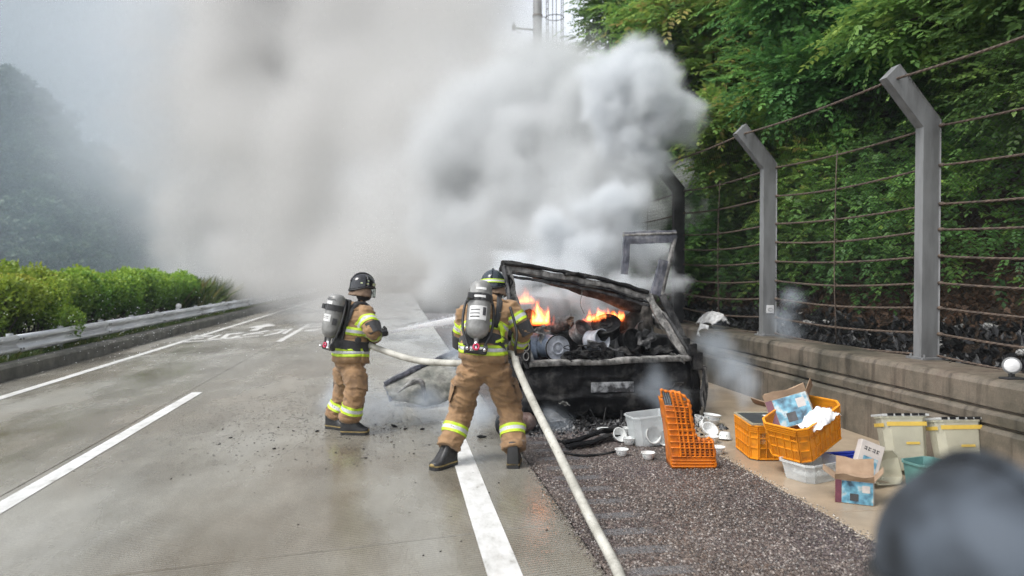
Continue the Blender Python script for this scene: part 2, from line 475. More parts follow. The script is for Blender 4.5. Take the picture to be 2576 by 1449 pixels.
# concrete gutter strip below the wall
gb = MB().add([(3.0,-4,-.02),(5.1,-4,-.02),(5.1,40,-.02),(3.0,40,-.02)], [(0,1,2,3)]).build('gutter', M['joint'])
tag(gb, kind='structure')
y = 4.85 - 3.0*2
while y < 24:
    b = MB(); e = [(5.08, y), (5.08, y+2.994)]
    ys = [y + 2.994*k/12 for k in range(13)]
    poly = [(5.08, y, -.2)] + [(5.08, y+2.994, -.2)] + [(3.0 + .014*mnoise.noise(Vector((q*3.1, 2, 0))), q, -.2) for q in reversed(ys)]
    b.prism(poly, (0, 0, .203)); keep(b.build('slab', M['gutter'], bevel=.006), gb)
    y += 3.0
# kerb and verge on the left
kb = MB(); prof = [(-6.2, -.1), (-6.2, .2), (-6.24, .25), (-6.46, .25), (-6.46, -.1)]
ks = [4 + k*.5 for k in range(0, 130)]
kb.sheet([[(x + .01*mnoise.noise(Vector((q, z*4, 1))), q, z + .012*mnoise.noise(Vector((q*1.3, x, 5)))) for x, z in prof] for q in ks])
kerb = tag(kb.build('kerb', M['kerb']), kind='structure')
vg = MB(); ys = [2 + k*1.2 for k in range(60)]; xs = [-6.45, -6.8, -7.4, -8.4, -9.6, -11, -14, -20]
vz = lambda x, y: .22 + .05*mnoise.noise(Vector((x*.8, y*.5, 0))) + (.12 if x < -7 else 0)
vg.sheet([[(x, q, vz(x, q)) for x in xs] for q in ys])
verge = tag(vg.build('verge', M['grassg'], smooth=True), kind='structure')

# painted markings
def stripe(name, x, w, ya, yb, seg=1.0):
    b = MB(); k = max(1, int((yb-ya)/seg)); e = lambda q, s: .006*mnoise.noise(Vector((q*2.3, x+s, 9)))
    L_ = [[(x-w/2+e(ya+(yb-ya)*i/k, 0), ya+(yb-ya)*i/k, .0045), (x+w/2+e(ya+(yb-ya)*i/k, 3), ya+(yb-ya)*i/k, .0045)] for i in range(k+1)]
    b.sheet(L_); return tag(b.build(name, M['paint']), kind='structure')
stripe('edge_line', -5.43, .15, 3, 66)
stripe('edge_line', .595, .20, -1, 8.6)
stripe('lane_dash', -2.87, .15, 3.3, 11.25, .4)
stripe('lane_dash', -3.0, .15, 19.5, 26.5, .6)
stripe('lane_dash', -3.0, .15, 36.5, 44, 1)
# lettering and arrow painted in the far lane, as far as it can be made out
def zz(x, y): return ((540 + x/4.954)/1.2562, (980 + y/4.954)/1.2562)
paint = [
 [(1195,278),(1530,210),(1645,240),(1455,266),(1345,322),(1210,324),(1350,276)],
 [(170,495),(560,470),(560,478),(200,505)], [(210,480),(400,390),(440,392),(250,482)], [(300,420),(650,395),(655,408),(320,432)],
 [(260,455),(520,432),(525,440),(280,464)], [(560,450),(760,385),(810,383),(620,455)], [(570,465),(830,440),(830,452),(590,476)],
 [(770,440),(870,370),(1090,352),(1170,350),(1060,372),(930,382),(860,432),(930,432),(1030,400),(1100,405),(960,446),(820,452)],
 [(1100,395),(1215,368),(1500,318),(1560,316),(1450,345),(1240,375),(1140,402)], [(1000,432),(1380,398),(1385,406),(1020,440)],
 [(1230,372),(1450,362),(1455,370),(1240,380)], [(1440,398),(1660,352),(1770,300),(1835,292),(1700,362),(1460,404)],
 [(1600,312),(1760,298),(1765,308),(1620,322)], [(1725,372),(1870,290),(1925,286),(1790,372)],
 [(2050,268),(2390,246),(2392,256),(2060,276)], [(2020,325),(2250,300),(2370,280),(2372,290),(2240,330),(2150,332)],
]
pm = MB()
for poly in paint:
    pm.add([gp(*zz(x, y), .0045) for x, y in poly], [tuple(range(len(poly)))])
tag(pm.build('lane_lettering', M['paint']), kind='structure')
# ------------------------------------------------------------------ retaining wall
wall = tag(empty('retaining_wall', (4.95, 8, 0)), 'low stained concrete wall with horizontal grooves behind the orange crates', 'wall')
prof = [(4.99, -.1), (4.86, -.1), (4.865, .395), (4.90, .425), (4.935, .43), (4.935, .445), (4.90, .455), (4.90, .53), (4.93, .56), (4.965, .565), (4.965, .582),
        (4.935, .592), (4.935, .77), (4.96, .81), (5.0, .825), (5.55, .82), (5.55, -.1)]
ycut = [-3.0, 1.2, 5.02, 9.3, 13.6, 18, 24, 32]
for a, b_ in zip(ycut[:-1], ycut[1:]):
    b = MB(); k = max(2, int((b_-a)/.12))
    rows = []
    for i in range(k+1):
        q = a+.007 + (b_-a-.014)*i/k
        rows.append([(x + .009*mnoise.noise(Vector((q*2.1, z*5, x))) , q, z + .007*mnoise.noise(Vector((q*1.7, z*9, 4)))) for x, z in prof])
    b.sheet(rows); nn = len(prof)
    b.add(rows[0], [tuple(range(nn))]); b.add(rows[-1], [tuple(range(nn))])
    keep(b.build('wall_panel', M['wallc']), wall)

# round delineator on the wall
dl = empty('delineator', (5.12, 5.55, .822))
c = atX(2545, 918, 5.12)
dl.location = (c.x, c.y, .822)
b = MB().lathe([(.0, -.02), (.066, -.02), (.072, -.012), (.072, .01), (.06, .016)], (0, 0, .115), (-.55, -.83, .05), 28).build('housing', M['steel'], dl, smooth=True, angle=40)
MB().lathe([(.059, .0), (.059, .004), (.05, .01), (0, .014)], (-.008, -.012, .115), (-.55, -.83, .05), 28).build('lens', M['white_ref'], dl, smooth=True)
MB().box((0, 0, .008), (.16, .1, .016)).box((0, .0, .03), (.04, .03, .05)).build('bracket', M['soot_steel'], dl, bevel=.003)
tag(dl, 'small round white reflector standing on the wall top at the right edge', 'reflector')

# ------------------------------------------------------------------ rockfall fence
fence = tag(empty('rockfall_fence', (5.4, 7, .82)), 'tall steel fence of bent posts, rusty ropes and chain link on the wall', 'fence')
FX = lambda y: 5.47 - .056*(y-7.0)
KN, TIPX, TIPZ = 3.33, -.45, 3.79
PY = [3.95, 6.99, 10.03, 13.07, 16.1]
for i, py in enumerate(PY):
    x = FX(py); m_ = M['soot_steel'] if i == 3 else M['steel']
    b = MB(); w, d = .19, .125
    def sect(cx, cz, nx, nz, k):      # a box section with back lips, in the X-Z plane
        return [Vector((cx+nx*u, py+v, cz+nz*u)) for u, v in ((-w/2, -d/2), (w/2, -d/2), (w/2+.012, -d/2-.012), (w/2+.012, d/2+.012), (w/2, d/2), (-w/2, d/2))]
    a45 = Vector((TIPX, 0, TIPZ-KN)).normalized(); nrm = Vector((a45.z, 0, -a45.x))
    mit = (Vector((1,0,0))+nrm).normalized()
    rings = [sect(x, .82, 1, 0, 0), sect(x, KN-.06, mit.x*1.05, mit.z*1.05, 1), sect(x+TIPX, TIPZ, nrm.x, nrm.z, 2)]
    b.sheet([r + [r[0]] for r in rings]); b.add(rings[2], [(0,1,2,3,4,5)]); b.add(rings[0], [(5,4,3,2,1,0)])
    po = keep(b.build('post', m_, bevel=.004), fence)
    bp = MB().box((x+.02, py, .832), (.3, .26, .024))
    for sx in (-.11, .13):
        for sy in (-.1, .1): bp.lathe([(.014, 0), (.014, .03), (0, .034)], (x+.02+sx, py+sy, .842), n=6)
    ke = keep(bp.build('base_plate', m_), fence)
RZ = [.86, 1.09, 1.36, 1.62, 1.90, 2.175, 2.44, 2.84, 3.25]
def rope_pts(z0, arm=False):
    P = []
    for a, b_ in zip(PY[:-1], PY[1:]):
        for k in range(14):
            t = k/14; y = a+(b_-a)*t
            s = .05*math.sin(pi*t)*(1+.4*mnoise.noise(Vector((z0*3, a, 0))))
            bul = .05*math.sin(pi*t)*(1 if not arm else .3)
            P.append((FX(y)+(TIPX+.05 if arm else .09)-bul*.6, y, z0-s*(.8 if arm else 1)))
    y = PY[-1]; P.append((FX(y)+(TIPX+.05 if arm else .09), y, z0))
    return P
def twisted_rope(P, r):
    b = MB(); pts = spline(P, 5)
    for s in range(3):                                   # three strands wound round each other
        Q = []
        for i, p in enumerate(pts):
            ph = i*1.15 + s*2*pi/3
            Q.append((p.x + cos(ph)*r*.55, p.y, p.z + sin(ph)*r*.55))
        b.tube(Q, r*.6, 5)
    return b
P = rope_pts(3.72, True)
keep(twisted_rope(P, .0135).build('wire_rope', M['rust'], smooth=True), fence)
for z in RZ:
    keep(twisted_rope(rope_pts(z), .0125).build('wire_rope', M['rust'], smooth=True), fence)
for i, py in enumerate(PY[:-1]):
    yy = py+1.55; x = FX(yy)+.055
    keep(MB().tube([(x-.03*math.sin(pi*k/8), yy+.01*mnoise.noise(Vector((k, yy, 0))), .86+2.4*k/8) for k in range(9)], .007, 6).build('spacer_rod', M['rust'], smooth=True), fence)
    for z in RZ[1:7]:
        c = MB(); c.tube([(x+.012*cos(a), yy+.016*sin(a*1.0)+.01*k/3, z-.045+.03*sin(a)) for k, a in enumerate([j*pi/3 for j in range(8)])], .004, 4)
        keep(c.build('wire_tie', M['rust']), fence)
# rope eyes at the posts
for i, py in enumerate(PY[1:4]):
    x = FX(py)
    for z in RZ[1:]:
        keep(MB().lathe([(.02, 0), (.02, .05), (.012, .055)], (x+.09, py-.125, z-.002), (0, 1, 0), 8).build('rope_socket', M['rust'], smooth=True), fence)
# chain link, wire by wire, folded over at the arms
pitch, half = .064, .032
wires_v, wires_f = [], []
Yw = np.arange(3.2, 17.3, pitch)
zs = np.concatenate([np.arange(.86, 3.34, half*1.05)])
na = int(.62/(half*1.05))
for kk, y0 in enumerate(Yw):
    X0 = FX(y0)+.115
    pts = [(X0, z) for z in zs] + [(X0+TIPX*t+.02, 3.34+(TIPZ-3.36)*t) for t in np.linspace(.04, 1.0, na)]
    if y0 > 13.3:
        cut = 1.0 - .25*abs(math.sin(y0*7)); pts = pts[:int(len(pts)*cut)]
    pts = np.array(pts); nseg = len(pts)
    zig = np.where(np.arange(nseg) % 2 == 0, -half*1.04, half*1.04)
    wob = .02*np.sin(pts[:, 1]*1.7+y0*.9) + .015*np.sin(pts[:, 1]*4+y0*2.3)
    c = np.stack([pts[:, 0]+wob+.002*np.where(np.arange(nseg) % 2 == 0, 1, -1), np.full(nseg, y0)+zig, pts[:, 1]], -1)
    r = .0044
    off = np.array([(r, 0, 0), (-r*.5, r*.86, 0), (-r*.5, -r*.86, 0)])
    v = (c[:, None]+off[None]).reshape(-1, 3); b0 = sum(len(q) for q in wires_v)
    i = np.arange(nseg-1)[:, None]*3
    f = np.concatenate([np.stack([b0+i[:, 0]+a, b0+i[:, 0]+b_, b0+i[:, 0]+3+b_, b0+i[:, 0]+3+a], -1) for a, b_ in ((0,1),(1,2),(2,0))])
    wires_v.append(v); wires_f.append(f)
cl = np_mesh('chain_link', np.concatenate(wires_v), np.concatenate(wires_f), M['wire'])
keep(tag(cl, kind='stuff'), fence)
# small white plate on the second post
px = FX(PY[2])
q = at(1938, 778, PY[2]-.075)
pl = MB().box((q.x, PY[2]-.068, q.z), (.115, .006, .115))
plate = keep(pl.build('number_plate', M['white_plastic'], bevel=.002), fence)
ring = MB().tube([(q.x+.03*cos(a)*(1+.25*cos(2*a)), PY[2]-.0725, q.z-.005+.022*sin(a)) for a in [2*pi*k/18 for k in range(18)]], .003, 4, closed=True)
cm = ring.build('emblem', M['steel']); cm.parent = plate
tag(plate, 'small white square plate')

# ------------------------------------------------------------------ the slope behind the fence
def hz(x, y):
    b_ = .70 + .05*mnoise.noise(Vector((x*1.5, y*1.5, 0)))
    if x > 6.0:
        t = x-6.0
        b_ += min(t, .9)*.85 + max(0, t-.9)*1.55
        b_ += min(t, 1.5)*.25*mnoise.noise(Vector((x*.7, y*.7, 2))) + min(t, 3)*.18*mnoise.noise(Vector((x*.25, y*.25, 6)))
    return b_
hb = MB(); xs = [5.54+.12*i for i in range(14)] + [7.3+.5*i for i in range(12)] + [14+2*i for i in range(10)]
ys = [-2+.3*j for j in range(80)] + [22+.5*j for j in range(14)]
hb.sheet([[(x, q, hz(x, q)) for x in xs] for q in ys])
M['slope'] = mat('leaf_litter_soil', (.10, .062, .038), (.03, .024, .018), 3.5, .9, .8, 28, .04)
slope = tag(hb.build('hillside', M['slope'], smooth=True), kind='structure')

def rand_dirs(n, up=0.0):
    d = nrng.normal(size=(n, 3)); d[:, 2] += up
    return d/np.linalg.norm(d, axis=1, keepdims=True)
def unit(a): return a/np.maximum(1e-6, np.linalg.norm(a, axis=-1, keepdims=True))
def sprigs(c, d, s, tint, pairs=5, lw=.3, droop=.25):
    """compound leaves: leaflets in pairs along a drooping stalk"""
    n = len(c); up = np.array([0, 0, 1.0])
    side = unit(np.cross(d, up)+1e-4); nv = np.cross(side, d)
    vs_, K = [], pairs*2+1
    for k in range(K):
        if k < pairs*2:
            t = (k//2+.6)/pairs; sg = 1 if k % 2 else -1
            base = c + d*(s*t)[:, None] - up*(droop*s*t*t)[:, None]
            ld = unit(d*.45 + side*sg*.85 - up*.18 + nrng.normal(0, .16, (n, 3))); ln = s*.34*(1.15-.45*t)
        else:
            base = c + d*s[:, None] - up*(droop*s)[:, None]; ld = unit(d - up*.3 + nrng.normal(0, .1, (n, 3))); ln = s*.3
        w = unit(np.cross(ld, nv) + nrng.normal(0, .12, (n, 3))); L_ = ln[:, None]
        vs_.append(np.stack([base, base+ld*L_*.5+w*L_*lw, base+ld*L_-up*L_*.1, base+ld*L_*.5-w*L_*lw], 1))
    v = np.stack(vs_, 1)                                  # n,K,4,3
    t = np.repeat(np.clip(tint[:, None]+nrng.normal(0, .05, (n, K)), 0, 1).reshape(-1), 4)
    f = (np.arange(n*K)*4)[:, None]+np.arange(4)[None]
    return v.reshape(-1, 3), f, t
def leaves(c, s, tint, up=.25, lw=.32, nrm=None):
    n = len(c); d = rand_dirs(n, up)
    if nrm is not None: d = unit(d+nrm*.8)
    w = unit(np.cross(d, rand_dirs(n))); S = s[:, None]
    k = unit(np.cross(d, w))
    v = np.stack([c, c+d*S*.5+w*S*lw+k*S*.06, c+d*S, c+d*S*.5-w*S*lw+k*S*.06], 1)
    return v.reshape(-1, 3), (np.arange(n)*4)[:, None]+np.arange(4)[None], np.repeat(tint, 4)
def npnoise(p, sc, seed=0):
    return np.array([mnoise.noise(Vector((q[0]*sc+seed, q[1]*sc, q[2]*sc))) for q in p])

# climbing undergrowth over the whole slope
n = 42000
yy = 4.5 + 27*nrng.random(n)**1.35
hh = nrng.random(n)**1.2
xx = 6.75 + hh*6.5
base = np.array([(x, y, hz(x, y)) for x, y in zip(xx, yy)])
cl_ = npnoise(base, .45, 3); cl2 = npnoise(base, .16, 9)
out = (.1+.75*nrng.random(n)**1.5+.9*np.clip(cl_+.1, 0, 1))
c = base + np.array([-.84, 0, .54])[None]*out[:, None]
low = np.clip((base[:, 2]-1.35)/.8, 0, 1)
kp = nrng.random(n) < (.12+.88*low)
c, yk = c[kp], yy[kp]
d = unit(np.array([-.7, -.25, .12])[None] + nrng.normal(0, .55, (len(c), 3)))
s = (.24+.24*nrng.random(len(c)))*np.clip(yk/11, .62, 1.5)
tint = np.clip(.45+.5*cl_[kp]+.5*cl2[kp]+nrng.normal(0, .13, len(c)), 0, .95)
v, f, t = sprigs(c, d, s, tint, 4)
tag(np_mesh('undergrowth', v, f, M['leaf'], None, t), 'dark green leafy creepers covering the slope behind the fence', 'undergrowth', kind='stuff')

# trees on the slope, each with its own trunk and crown
def slope_tree(seed, H, spread, nspr, bias):
    r = random.Random(seed); root = empty('hillside_tree')
    b = MB(); P = [(0, 0, -.4)]
    lean = Vector((-.42, r.uniform(-.12, .12), 1))
    for k in range(1, 7): P.append((lean.x*H*k/6*(.5+.5*k/6), lean.y*H*k/6+r.uniform(-.08, .08), H*k/6))
    b.tube(spline(P, 3), [.13*(1-.8*i/18)+.012 for i in range(19)], 8)
    root_b = b.build('trunk', M['bark'], root, smooth=True)
    lb = MB(); cs = []
    for q in range(11):
        k = r.uniform(.3, 1.0); i = k*6; i0 = int(min(5, i)); p0 = Vector(P[i0]).lerp(Vector(P[i0+1]), i-i0)
        a = r.uniform(0, 2*pi); L_ = spread*r.uniform(.6, 1.1)*(1.15-.5*k)
        e = p0 + Vector((cos(a)*L_-.3*L_, sin(a)*L_, L_*r.uniform(.0, .5)))
        m_ = p0.lerp(e, .5)+Vector((0, 0, .12*L_))
        lb.tube(spline([p0, m_, e], 4), [.045*(1-.85*t/8)+.006 for t in range(9)], 5)
        for t in (.45, .7, .9, 1.02): cs.append(p0.lerp(e, t)+Vector((r.gauss(0, .12), r.gauss(0, .12), r.gauss(0.1, .12))))
    lb.build('limb', M['bark'], root, smooth=True)
    cs.append(Vector(P[-1])); C = np.array([tuple(q) for q in cs])
    pick = nrng.integers(0, len(C), nspr)
    c = C[pick] + nrng.normal(0, 1, (nspr, 3))*np.array([.34, .34, .24])*spread*.62
    d = unit((c-C[pick])*1.4 + np.array([-.35, -.2, .0]) + nrng.normal(0, .25, (nspr, 3)))
    s = .3+.22*nrng.random(nspr)
    hgt = (c[:, 2]-C[:, 2].min())/(np.ptp(C[:, 2])+.1)
    tint = np.clip(bias + .25*(nrng.random(len(C))[pick]-.5) + .12*(hgt-.5) + nrng.normal(0, .1, nspr), 0, 1)
    v, f, t = sprigs(c, d, s, tint, 5)
    np_mesh('crown', v, f, M['leaf'], root, t)
    return root
protos = [slope_tree(11, 3.6, 1.5, 1900, .62), slope_tree(23, 4.4, 1.8, 2300, .45), slope_tree(37, 3.2, 1.3, 1500, .78)]
spots = [(9.3, 22.0, 1, 1.2, 'lacy tree at the end of the slope, its crown outlined against the white sky'),
         (8.7, 19.3, 0, 1.15, 'tree directly right of the smoke plume near the top of the photo'),
         (8.0, 17.6, 1, .85, 'green tree with its foot hidden by smoke behind the blackened fence post'),
         (8.6, 15.8, 2, 1.25, 'bright yellow-green tree high on the slope between smoke and fence'),
         (7.4, 13.6, 2, .85, 'light green tree leaning over the fence between the second and third posts'),
         (9.6, 12.6, 0, 1.2, 'light green tree at the top edge right of the plume'),
         (8.1, 10.9, 1, .85, 'dark leafy tree above the second fence post'),
         (9.9, 9.8, 2, 1.1, 'yellow-green tree at the top edge above the nearest fence post'),
         (8.0, 8.3, 0, .8, 'leafy tree behind the bent arm of the nearest fence post'),
         (9.2, 7.3, 1, .9, 'dark tree in the top right corner of the photo'),
         (7.8, 6.4, 1, .62, 'shaded tree behind the ropes at the right edge of the photo'),
         (10.4, 19.0, 1, 1.3, 'tall dark tree on the slope behind the right rim of the plume'),
         (10.2, 15.0, 0, 1.3, 'wide tree cut off by the top edge over the middle of the slope')]
used = set()
for x, y, k, sc, lb in spots:
    o = protos[k] if k not in used else copy_tree(protos[k]); used.add(k)
    o.location = (x, y, hz(x, y)-.15); o.scale = (sc,)*3; o.rotation_euler = (0, 0, rng.uniform(-.5, .5))
    tag(o, lb, 'tree', 'trees on the slope behind the fence')

# dead leaves, dark sheeting scraps and pale lumps at the foot of the slope
n = 9000
yy = 4.0+13*nrng.random(n)**1.2; xx = 6.38+1.0*nrng.random(n)**.9
c = np.array([(x, y, hz(x, y)+.01) for x, y in zip(xx, yy)]); c[:, 2] += .03*nrng.random(n)
v, f, t = leaves(c, .06+.06*nrng.random(n), nrng.random(n), .15, .3)
tag(np_mesh('leaf_litter', v, f, M['litter'], None, t), kind='stuff')
n = 7000
yy = 4.0+13*nrng.random(n)**1.2; xx = 5.58+.85*nrng.random(n)
c = np.array([(x, y, hz(x, y)+.005) for x, y in zip(xx, yy)]); c[:, 2] += .02*nrng.random(n)
M['black_scrap'] = stone_mat('black_scraps', [(0, (.008, .008, .009)), (.8, (.02, .02, .022)), (1, (.09, .09, .09))], .4)
v, f, t = leaves(c, .08+.13*nrng.random(n), nrng.random(n), .3, .25)
tag(np_mesh('charred_scraps', v, f, M['black_scrap'], None, t), kind='stuff')
M['pale'] = mat('pale_lump', (.62, .62, .6), (.3, .29, .27), 9, .8, .5, 40, .01)
lm = None; rr = random.Random(5)
for k in range(36):
    y = 5.0+9.5*rr.random()**1.2; x = 5.68+.75*rr.random()
    if lm is None:
        b = MB().ell((0,0,0), (1,.75,.55), n=10, k=7)
        b.v = [tuple(Vector(p)*(1+.5*mnoise.noise(Vector(p)*1.6+Vector((3,1,2))))) for p in b.v]
        o = b.build('pale_rubble', M['pale']); lm = o
    else:
        o = lm.copy(); COL.objects.link(o)
    s = rr.uniform(.035, .1); o.scale = (s*rr.uniform(.8, 1.5), s, s*rr.uniform(.7, 1.2)); o.rotation_euler = (rr.uniform(-.4,.4), rr.uniform(-.4,.4), rr.uniform(0, 6))
    o.location = (x, y, hz(x, y)+s*.4)
    tag(o, 'pale lump lying among black scraps at the foot of the slope behind the fence', 'rubble', 'pale lumps behind the fence')

# ------------------------------------------------------------------ mast with a caged ladder behind the smoke
mp = at(1352, 60, 30); mx, my = mp.x, 30.0
mast = tag(empty('mast', (mx, my, 0)), 'tall grey steel mast with a caged ladder rising out of the smoke', 'mast')
MB().tube([(0,0,0), (0,0,8), (0,0,16.5)], [.22, .2, .17], 20).build('pole', M['steel'], mast, smooth=True)
MB().lathe([(.19, -.04), (.21, -.04), (.21, .04), (.19, .04)], (0,0,12.33), n=20).build('clamp', M['rust'], mast)
ar = MB().tube([(0,0,11.75), (-.95,-.1,11.75)], .045, 8).build('arm', M['steel'], mast, smooth=True)
MB().box((-1.0,-.1,11.76), (.14,.14,.2)).box((-1.0,-.1,11.93), (.05,.05,.16)).tube([(-.98,-.1,11.7), (-.75,-.1,11.55), (-.6,-.08,11.75)], .012, 5).build('sensor', M['steel'], ar, bevel=.01)
cx = .72
for a in (-2.6, -1.6, -.5, .5, 1.6, 2.6):
    MB().tube([(cx+.36*cos(a), .36*sin(a), 3), (cx+.36*cos(a), .36*sin(a), 16.5)], .016, 5).build('cage_bar', M['soot_steel'], mast)
for z in [k*1.15+3.1 for k in range(12)]:
    MB().tube([(cx+.375*cos(a), .375*sin(a), z) for a in [2*pi*k/28 for k in range(28)]], .018, 5, closed=True).tube([(.15,0,z), (cx-.37,0,z)], .016, 5).build('cage_hoop', M['soot_steel'], mast)
for k in range(44):
    z = 3+k*.3
    MB().tube([(cx-.33,-.17,z), (cx-.33,.17,z)], .012, 5).build('rung', M['soot_steel'], mast)
# ------------------------------------------------------------------ guardrail
gr = tag(empty('guardrail', (-6.6, 20, .25)), 'long galvanised steel guardrail running along the left kerb', 'guardrail')
wp = [(-.055,.155),(-.02,.155),(.0,.145),(.025,.115),(.028,.09),(.02,.065),(-.03,.03),(-.045,.0),(-.03,-.03),(.02,-.065),(.028,-.09),(.025,-.115),(.0,-.145),(-.02,-.155),(-.055,-.155)]
RAILZ = .50
y = 6.0
while y < 60:
    b = MB()
    rows = [[(-6.52+dx+.003*(k % 2), q, RAILZ+dz) for dx, dz in wp] for k, q in enumerate((y-.12, y+4.0))]
    b.sheet(rows)
    rl = keep(b.build('rail', M['galv'], smooth=True, angle=60, solid=.004), gr)
    bo = MB()
    for dz in (.085, -.085):
        for dy in (.02, .12): bo.lathe([(.018, 0), (.018, .01), (0, .014)], (-6.49, y+dy, RAILZ+dz), (1, 0, 0), 6)
    o = bo.build('bolt', M['soot_steel']); keep(o, gr)
    for py in (y+.05, y+2.0):
        pb = MB().tube([(-6.68, py, .1), (-6.68, py, .68)], .057, 12).box((-6.6, py, RAILZ), (.07, .07, .2))
        keep(pb.build('post', M['galv'], smooth=True, angle=40), gr)
    y += 4.0
# delineator behind the rail
q = gp(450, 800, .3)
q = at(450, 770, 25.0)
de = tag(empty('delineator', (q.x, 25.0, .25)), 'small white post with a round head behind the guardrail', 'delineator')
MB().tube([(0,0,0), (0,0,.36)], .032, 10).build('post', M['white_plastic'], de, smooth=True)
MB().lathe([(0,-.02),(.075,-.02),(.085,-.01),(.085,.012),(.0,.02)], (0,-.02,q.z-.25), (.25,-.97,0), 22).build('reflector_head', M['white_ref'], de, smooth=True, angle=40)

# ------------------------------------------------------------------ hedge of shrubs
def shrub(seed, n, bias):
    r = np.random.default_rng(seed); root = empty('hedge_shrub'); K = 16
    lob = np.stack([r.uniform(-.62,.62,K), r.uniform(-.7,.7,K), r.uniform(.35,1.05,K)], -1); rad = r.uniform(.24,.42,K)
    pick = r.integers(0, K, n); d = unit(r.normal(size=(n,3))+np.array([0,0,.35]))
    rr_ = rad[pick]*(.55+.5*r.random(n)**.5)
    c = lob[pick]+d*rr_[:,None]
    c = c[c[:,2] > .04]; m_ = len(c)
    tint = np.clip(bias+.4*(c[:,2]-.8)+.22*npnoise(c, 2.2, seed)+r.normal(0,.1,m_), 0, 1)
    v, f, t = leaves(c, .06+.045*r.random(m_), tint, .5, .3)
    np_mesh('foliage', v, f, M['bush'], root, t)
    b = MB()
    for k in range(9):
        e = Vector(lob[k]); b.tube(spline([(e.x*.1,e.y*.1,-.1),(e.x*.5,e.y*.5,e.z*.45),tuple(e)],4), [.02*(1-.7*i/8)+.004 for i in range(9)], 5)
    b.build('stems', M['bark'], root, smooth=True)
    return root
sp = [shrub(1, 9000, .5), shrub(2, 9000, .42), shrub(3, 8000, .6)]
rows = []
ORD = 'first second third fourth fifth sixth seventh eighth ninth tenth eleventh twelfth thirteenth fourteenth fifteenth sixteenth'.split()
y = 16.4
while y < 31.2: rows.append((-8.35-.12*(y-13)/6+rng.uniform(-.12,.12), y, rng.choice((0,1)), rng.uniform(1.05,1.22), 'dense green shrub of the trimmed hedge row, %s from the left' % ORD[len(rows)])); y += 1.02
rows.append((-7.4, 16.6, 2, .98, 'rounded yellow-green shrub in front of the hedge at the left edge'))
rows.append((-7.6, 15.4, 2, 1.05, 'second yellow-green shrub in front of the hedge, cut by the left edge'))
used = set()
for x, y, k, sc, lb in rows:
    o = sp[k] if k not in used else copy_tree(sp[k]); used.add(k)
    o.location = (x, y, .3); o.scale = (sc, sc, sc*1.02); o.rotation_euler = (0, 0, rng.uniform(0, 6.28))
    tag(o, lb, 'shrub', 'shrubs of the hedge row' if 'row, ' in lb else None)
# taller weeds beyond the hedge and grass on the verge
def blades(n, xr, yr, h0, h1, zf, ypow=1.0, lw=.06):
    x = nrng.uniform(*xr, n); y = yr[0]+(yr[1]-yr[0])*nrng.random(n)**ypow
    c = np.stack([x, y, np.array([zf(a, b) for a, b in zip(x, y)])], -1)
    h = nrng.uniform(h0, h1, n); d = unit(nrng.normal(0, .35, (n,3))+np.array([0,0,1]))
    w = unit(np.cross(d, rand_dirs(n)))*(h*lw)[:,None]; e = d*h[:,None]; bend = nrng.normal(0,.22,(n,3))*h[:,None]; bend[:,2] = -abs(bend[:,2])*.4
    v = np.stack([c-w, c+w, c+e*.6+w*.7+bend*.3, c+e+bend], 1)
    return v.reshape(-1,3), (np.arange(n)*4)[:,None]+np.arange(4)[None], np.repeat(nrng.random(n), 4)
v, f, t = blades(16000, (-7.5,-6.47), (9,42), .06, .2, vz, 1.5)
tag(np_mesh('verge_grass', v, f, M['grass'], None, t), 'short grass growing along the kerb under the guardrail', 'grass', kind='stuff')
v, f, t = blades(5000, (-11.5,-7.6), (30,48), .4, 1.5, vz, 1.0, .03)
tag(np_mesh('tall_weeds', v, f, M['grass'], None, t), 'tall weeds beyond the hedge, veiled by smoke', 'weeds', kind='stuff')

# ------------------------------------------------------------------ wooded hill on the left
def hill_z(x, y):
    r_ = np.interp(x, [-140,-80,-53,-48,-43,-36.7,-32,-28,-18], [56,41,26.5,21.5,16.5,10.5,4,.6,.1])
    k = np.clip((y-62)/45, 0, 1); k = k*k*(3-2*k)*np.clip((124-y)/10, 0, 1)
    return r_*k + .8*mnoise.noise(Vector((x*.05, y*.05, 0)))*k
hm = MB(); xs = [-140+4*i for i in range(31)]+[-18]; ys = [58+4*j for j in range(36)]
hm.sheet([[(x, y, hill_z(x, y)-.3) for x in xs] for y in ys])
tag(hm.build('hill', mat('wooded_ground', (.04,.055,.025), (.025,.035,.018), .3, .9, 0), smooth=True), kind='structure')
def far_tree(seed, conif=False):
    r = np.random.default_rng(seed); root = empty('far_tree'); H = 5.5
    MB().tube([(0,0,-1),(.1,0,H*.5),(0,.1,H*.9)], [.16,.1,.03], 6).build('trunk', M['bark'], root)
    K = 13; lob = np.stack([r.normal(0,1.0,K), r.normal(0,1.0,K), r.uniform(1.8,H,K)], -1); rad = r.uniform(.6,1.2,K)*(1.25-.5*lob[:,2]/H)
    n = 2600; pk = r.integers(0,K,n); d = unit(r.normal(size=(n,3)))
    c = lob[pk]+d*(rad[pk]*(.5+.6*r.random(n)))[:,None]
    v, f, t = leaves(c, .22+.2*r.random(n), r.random(n), .2, .35)
    np_mesh('crown', v, f, M['farleaf'], root, t)
    return root
fp = [far_tree(5), far_tree(6), far_tree(8)]
used = set(); r2 = random.Random(12)
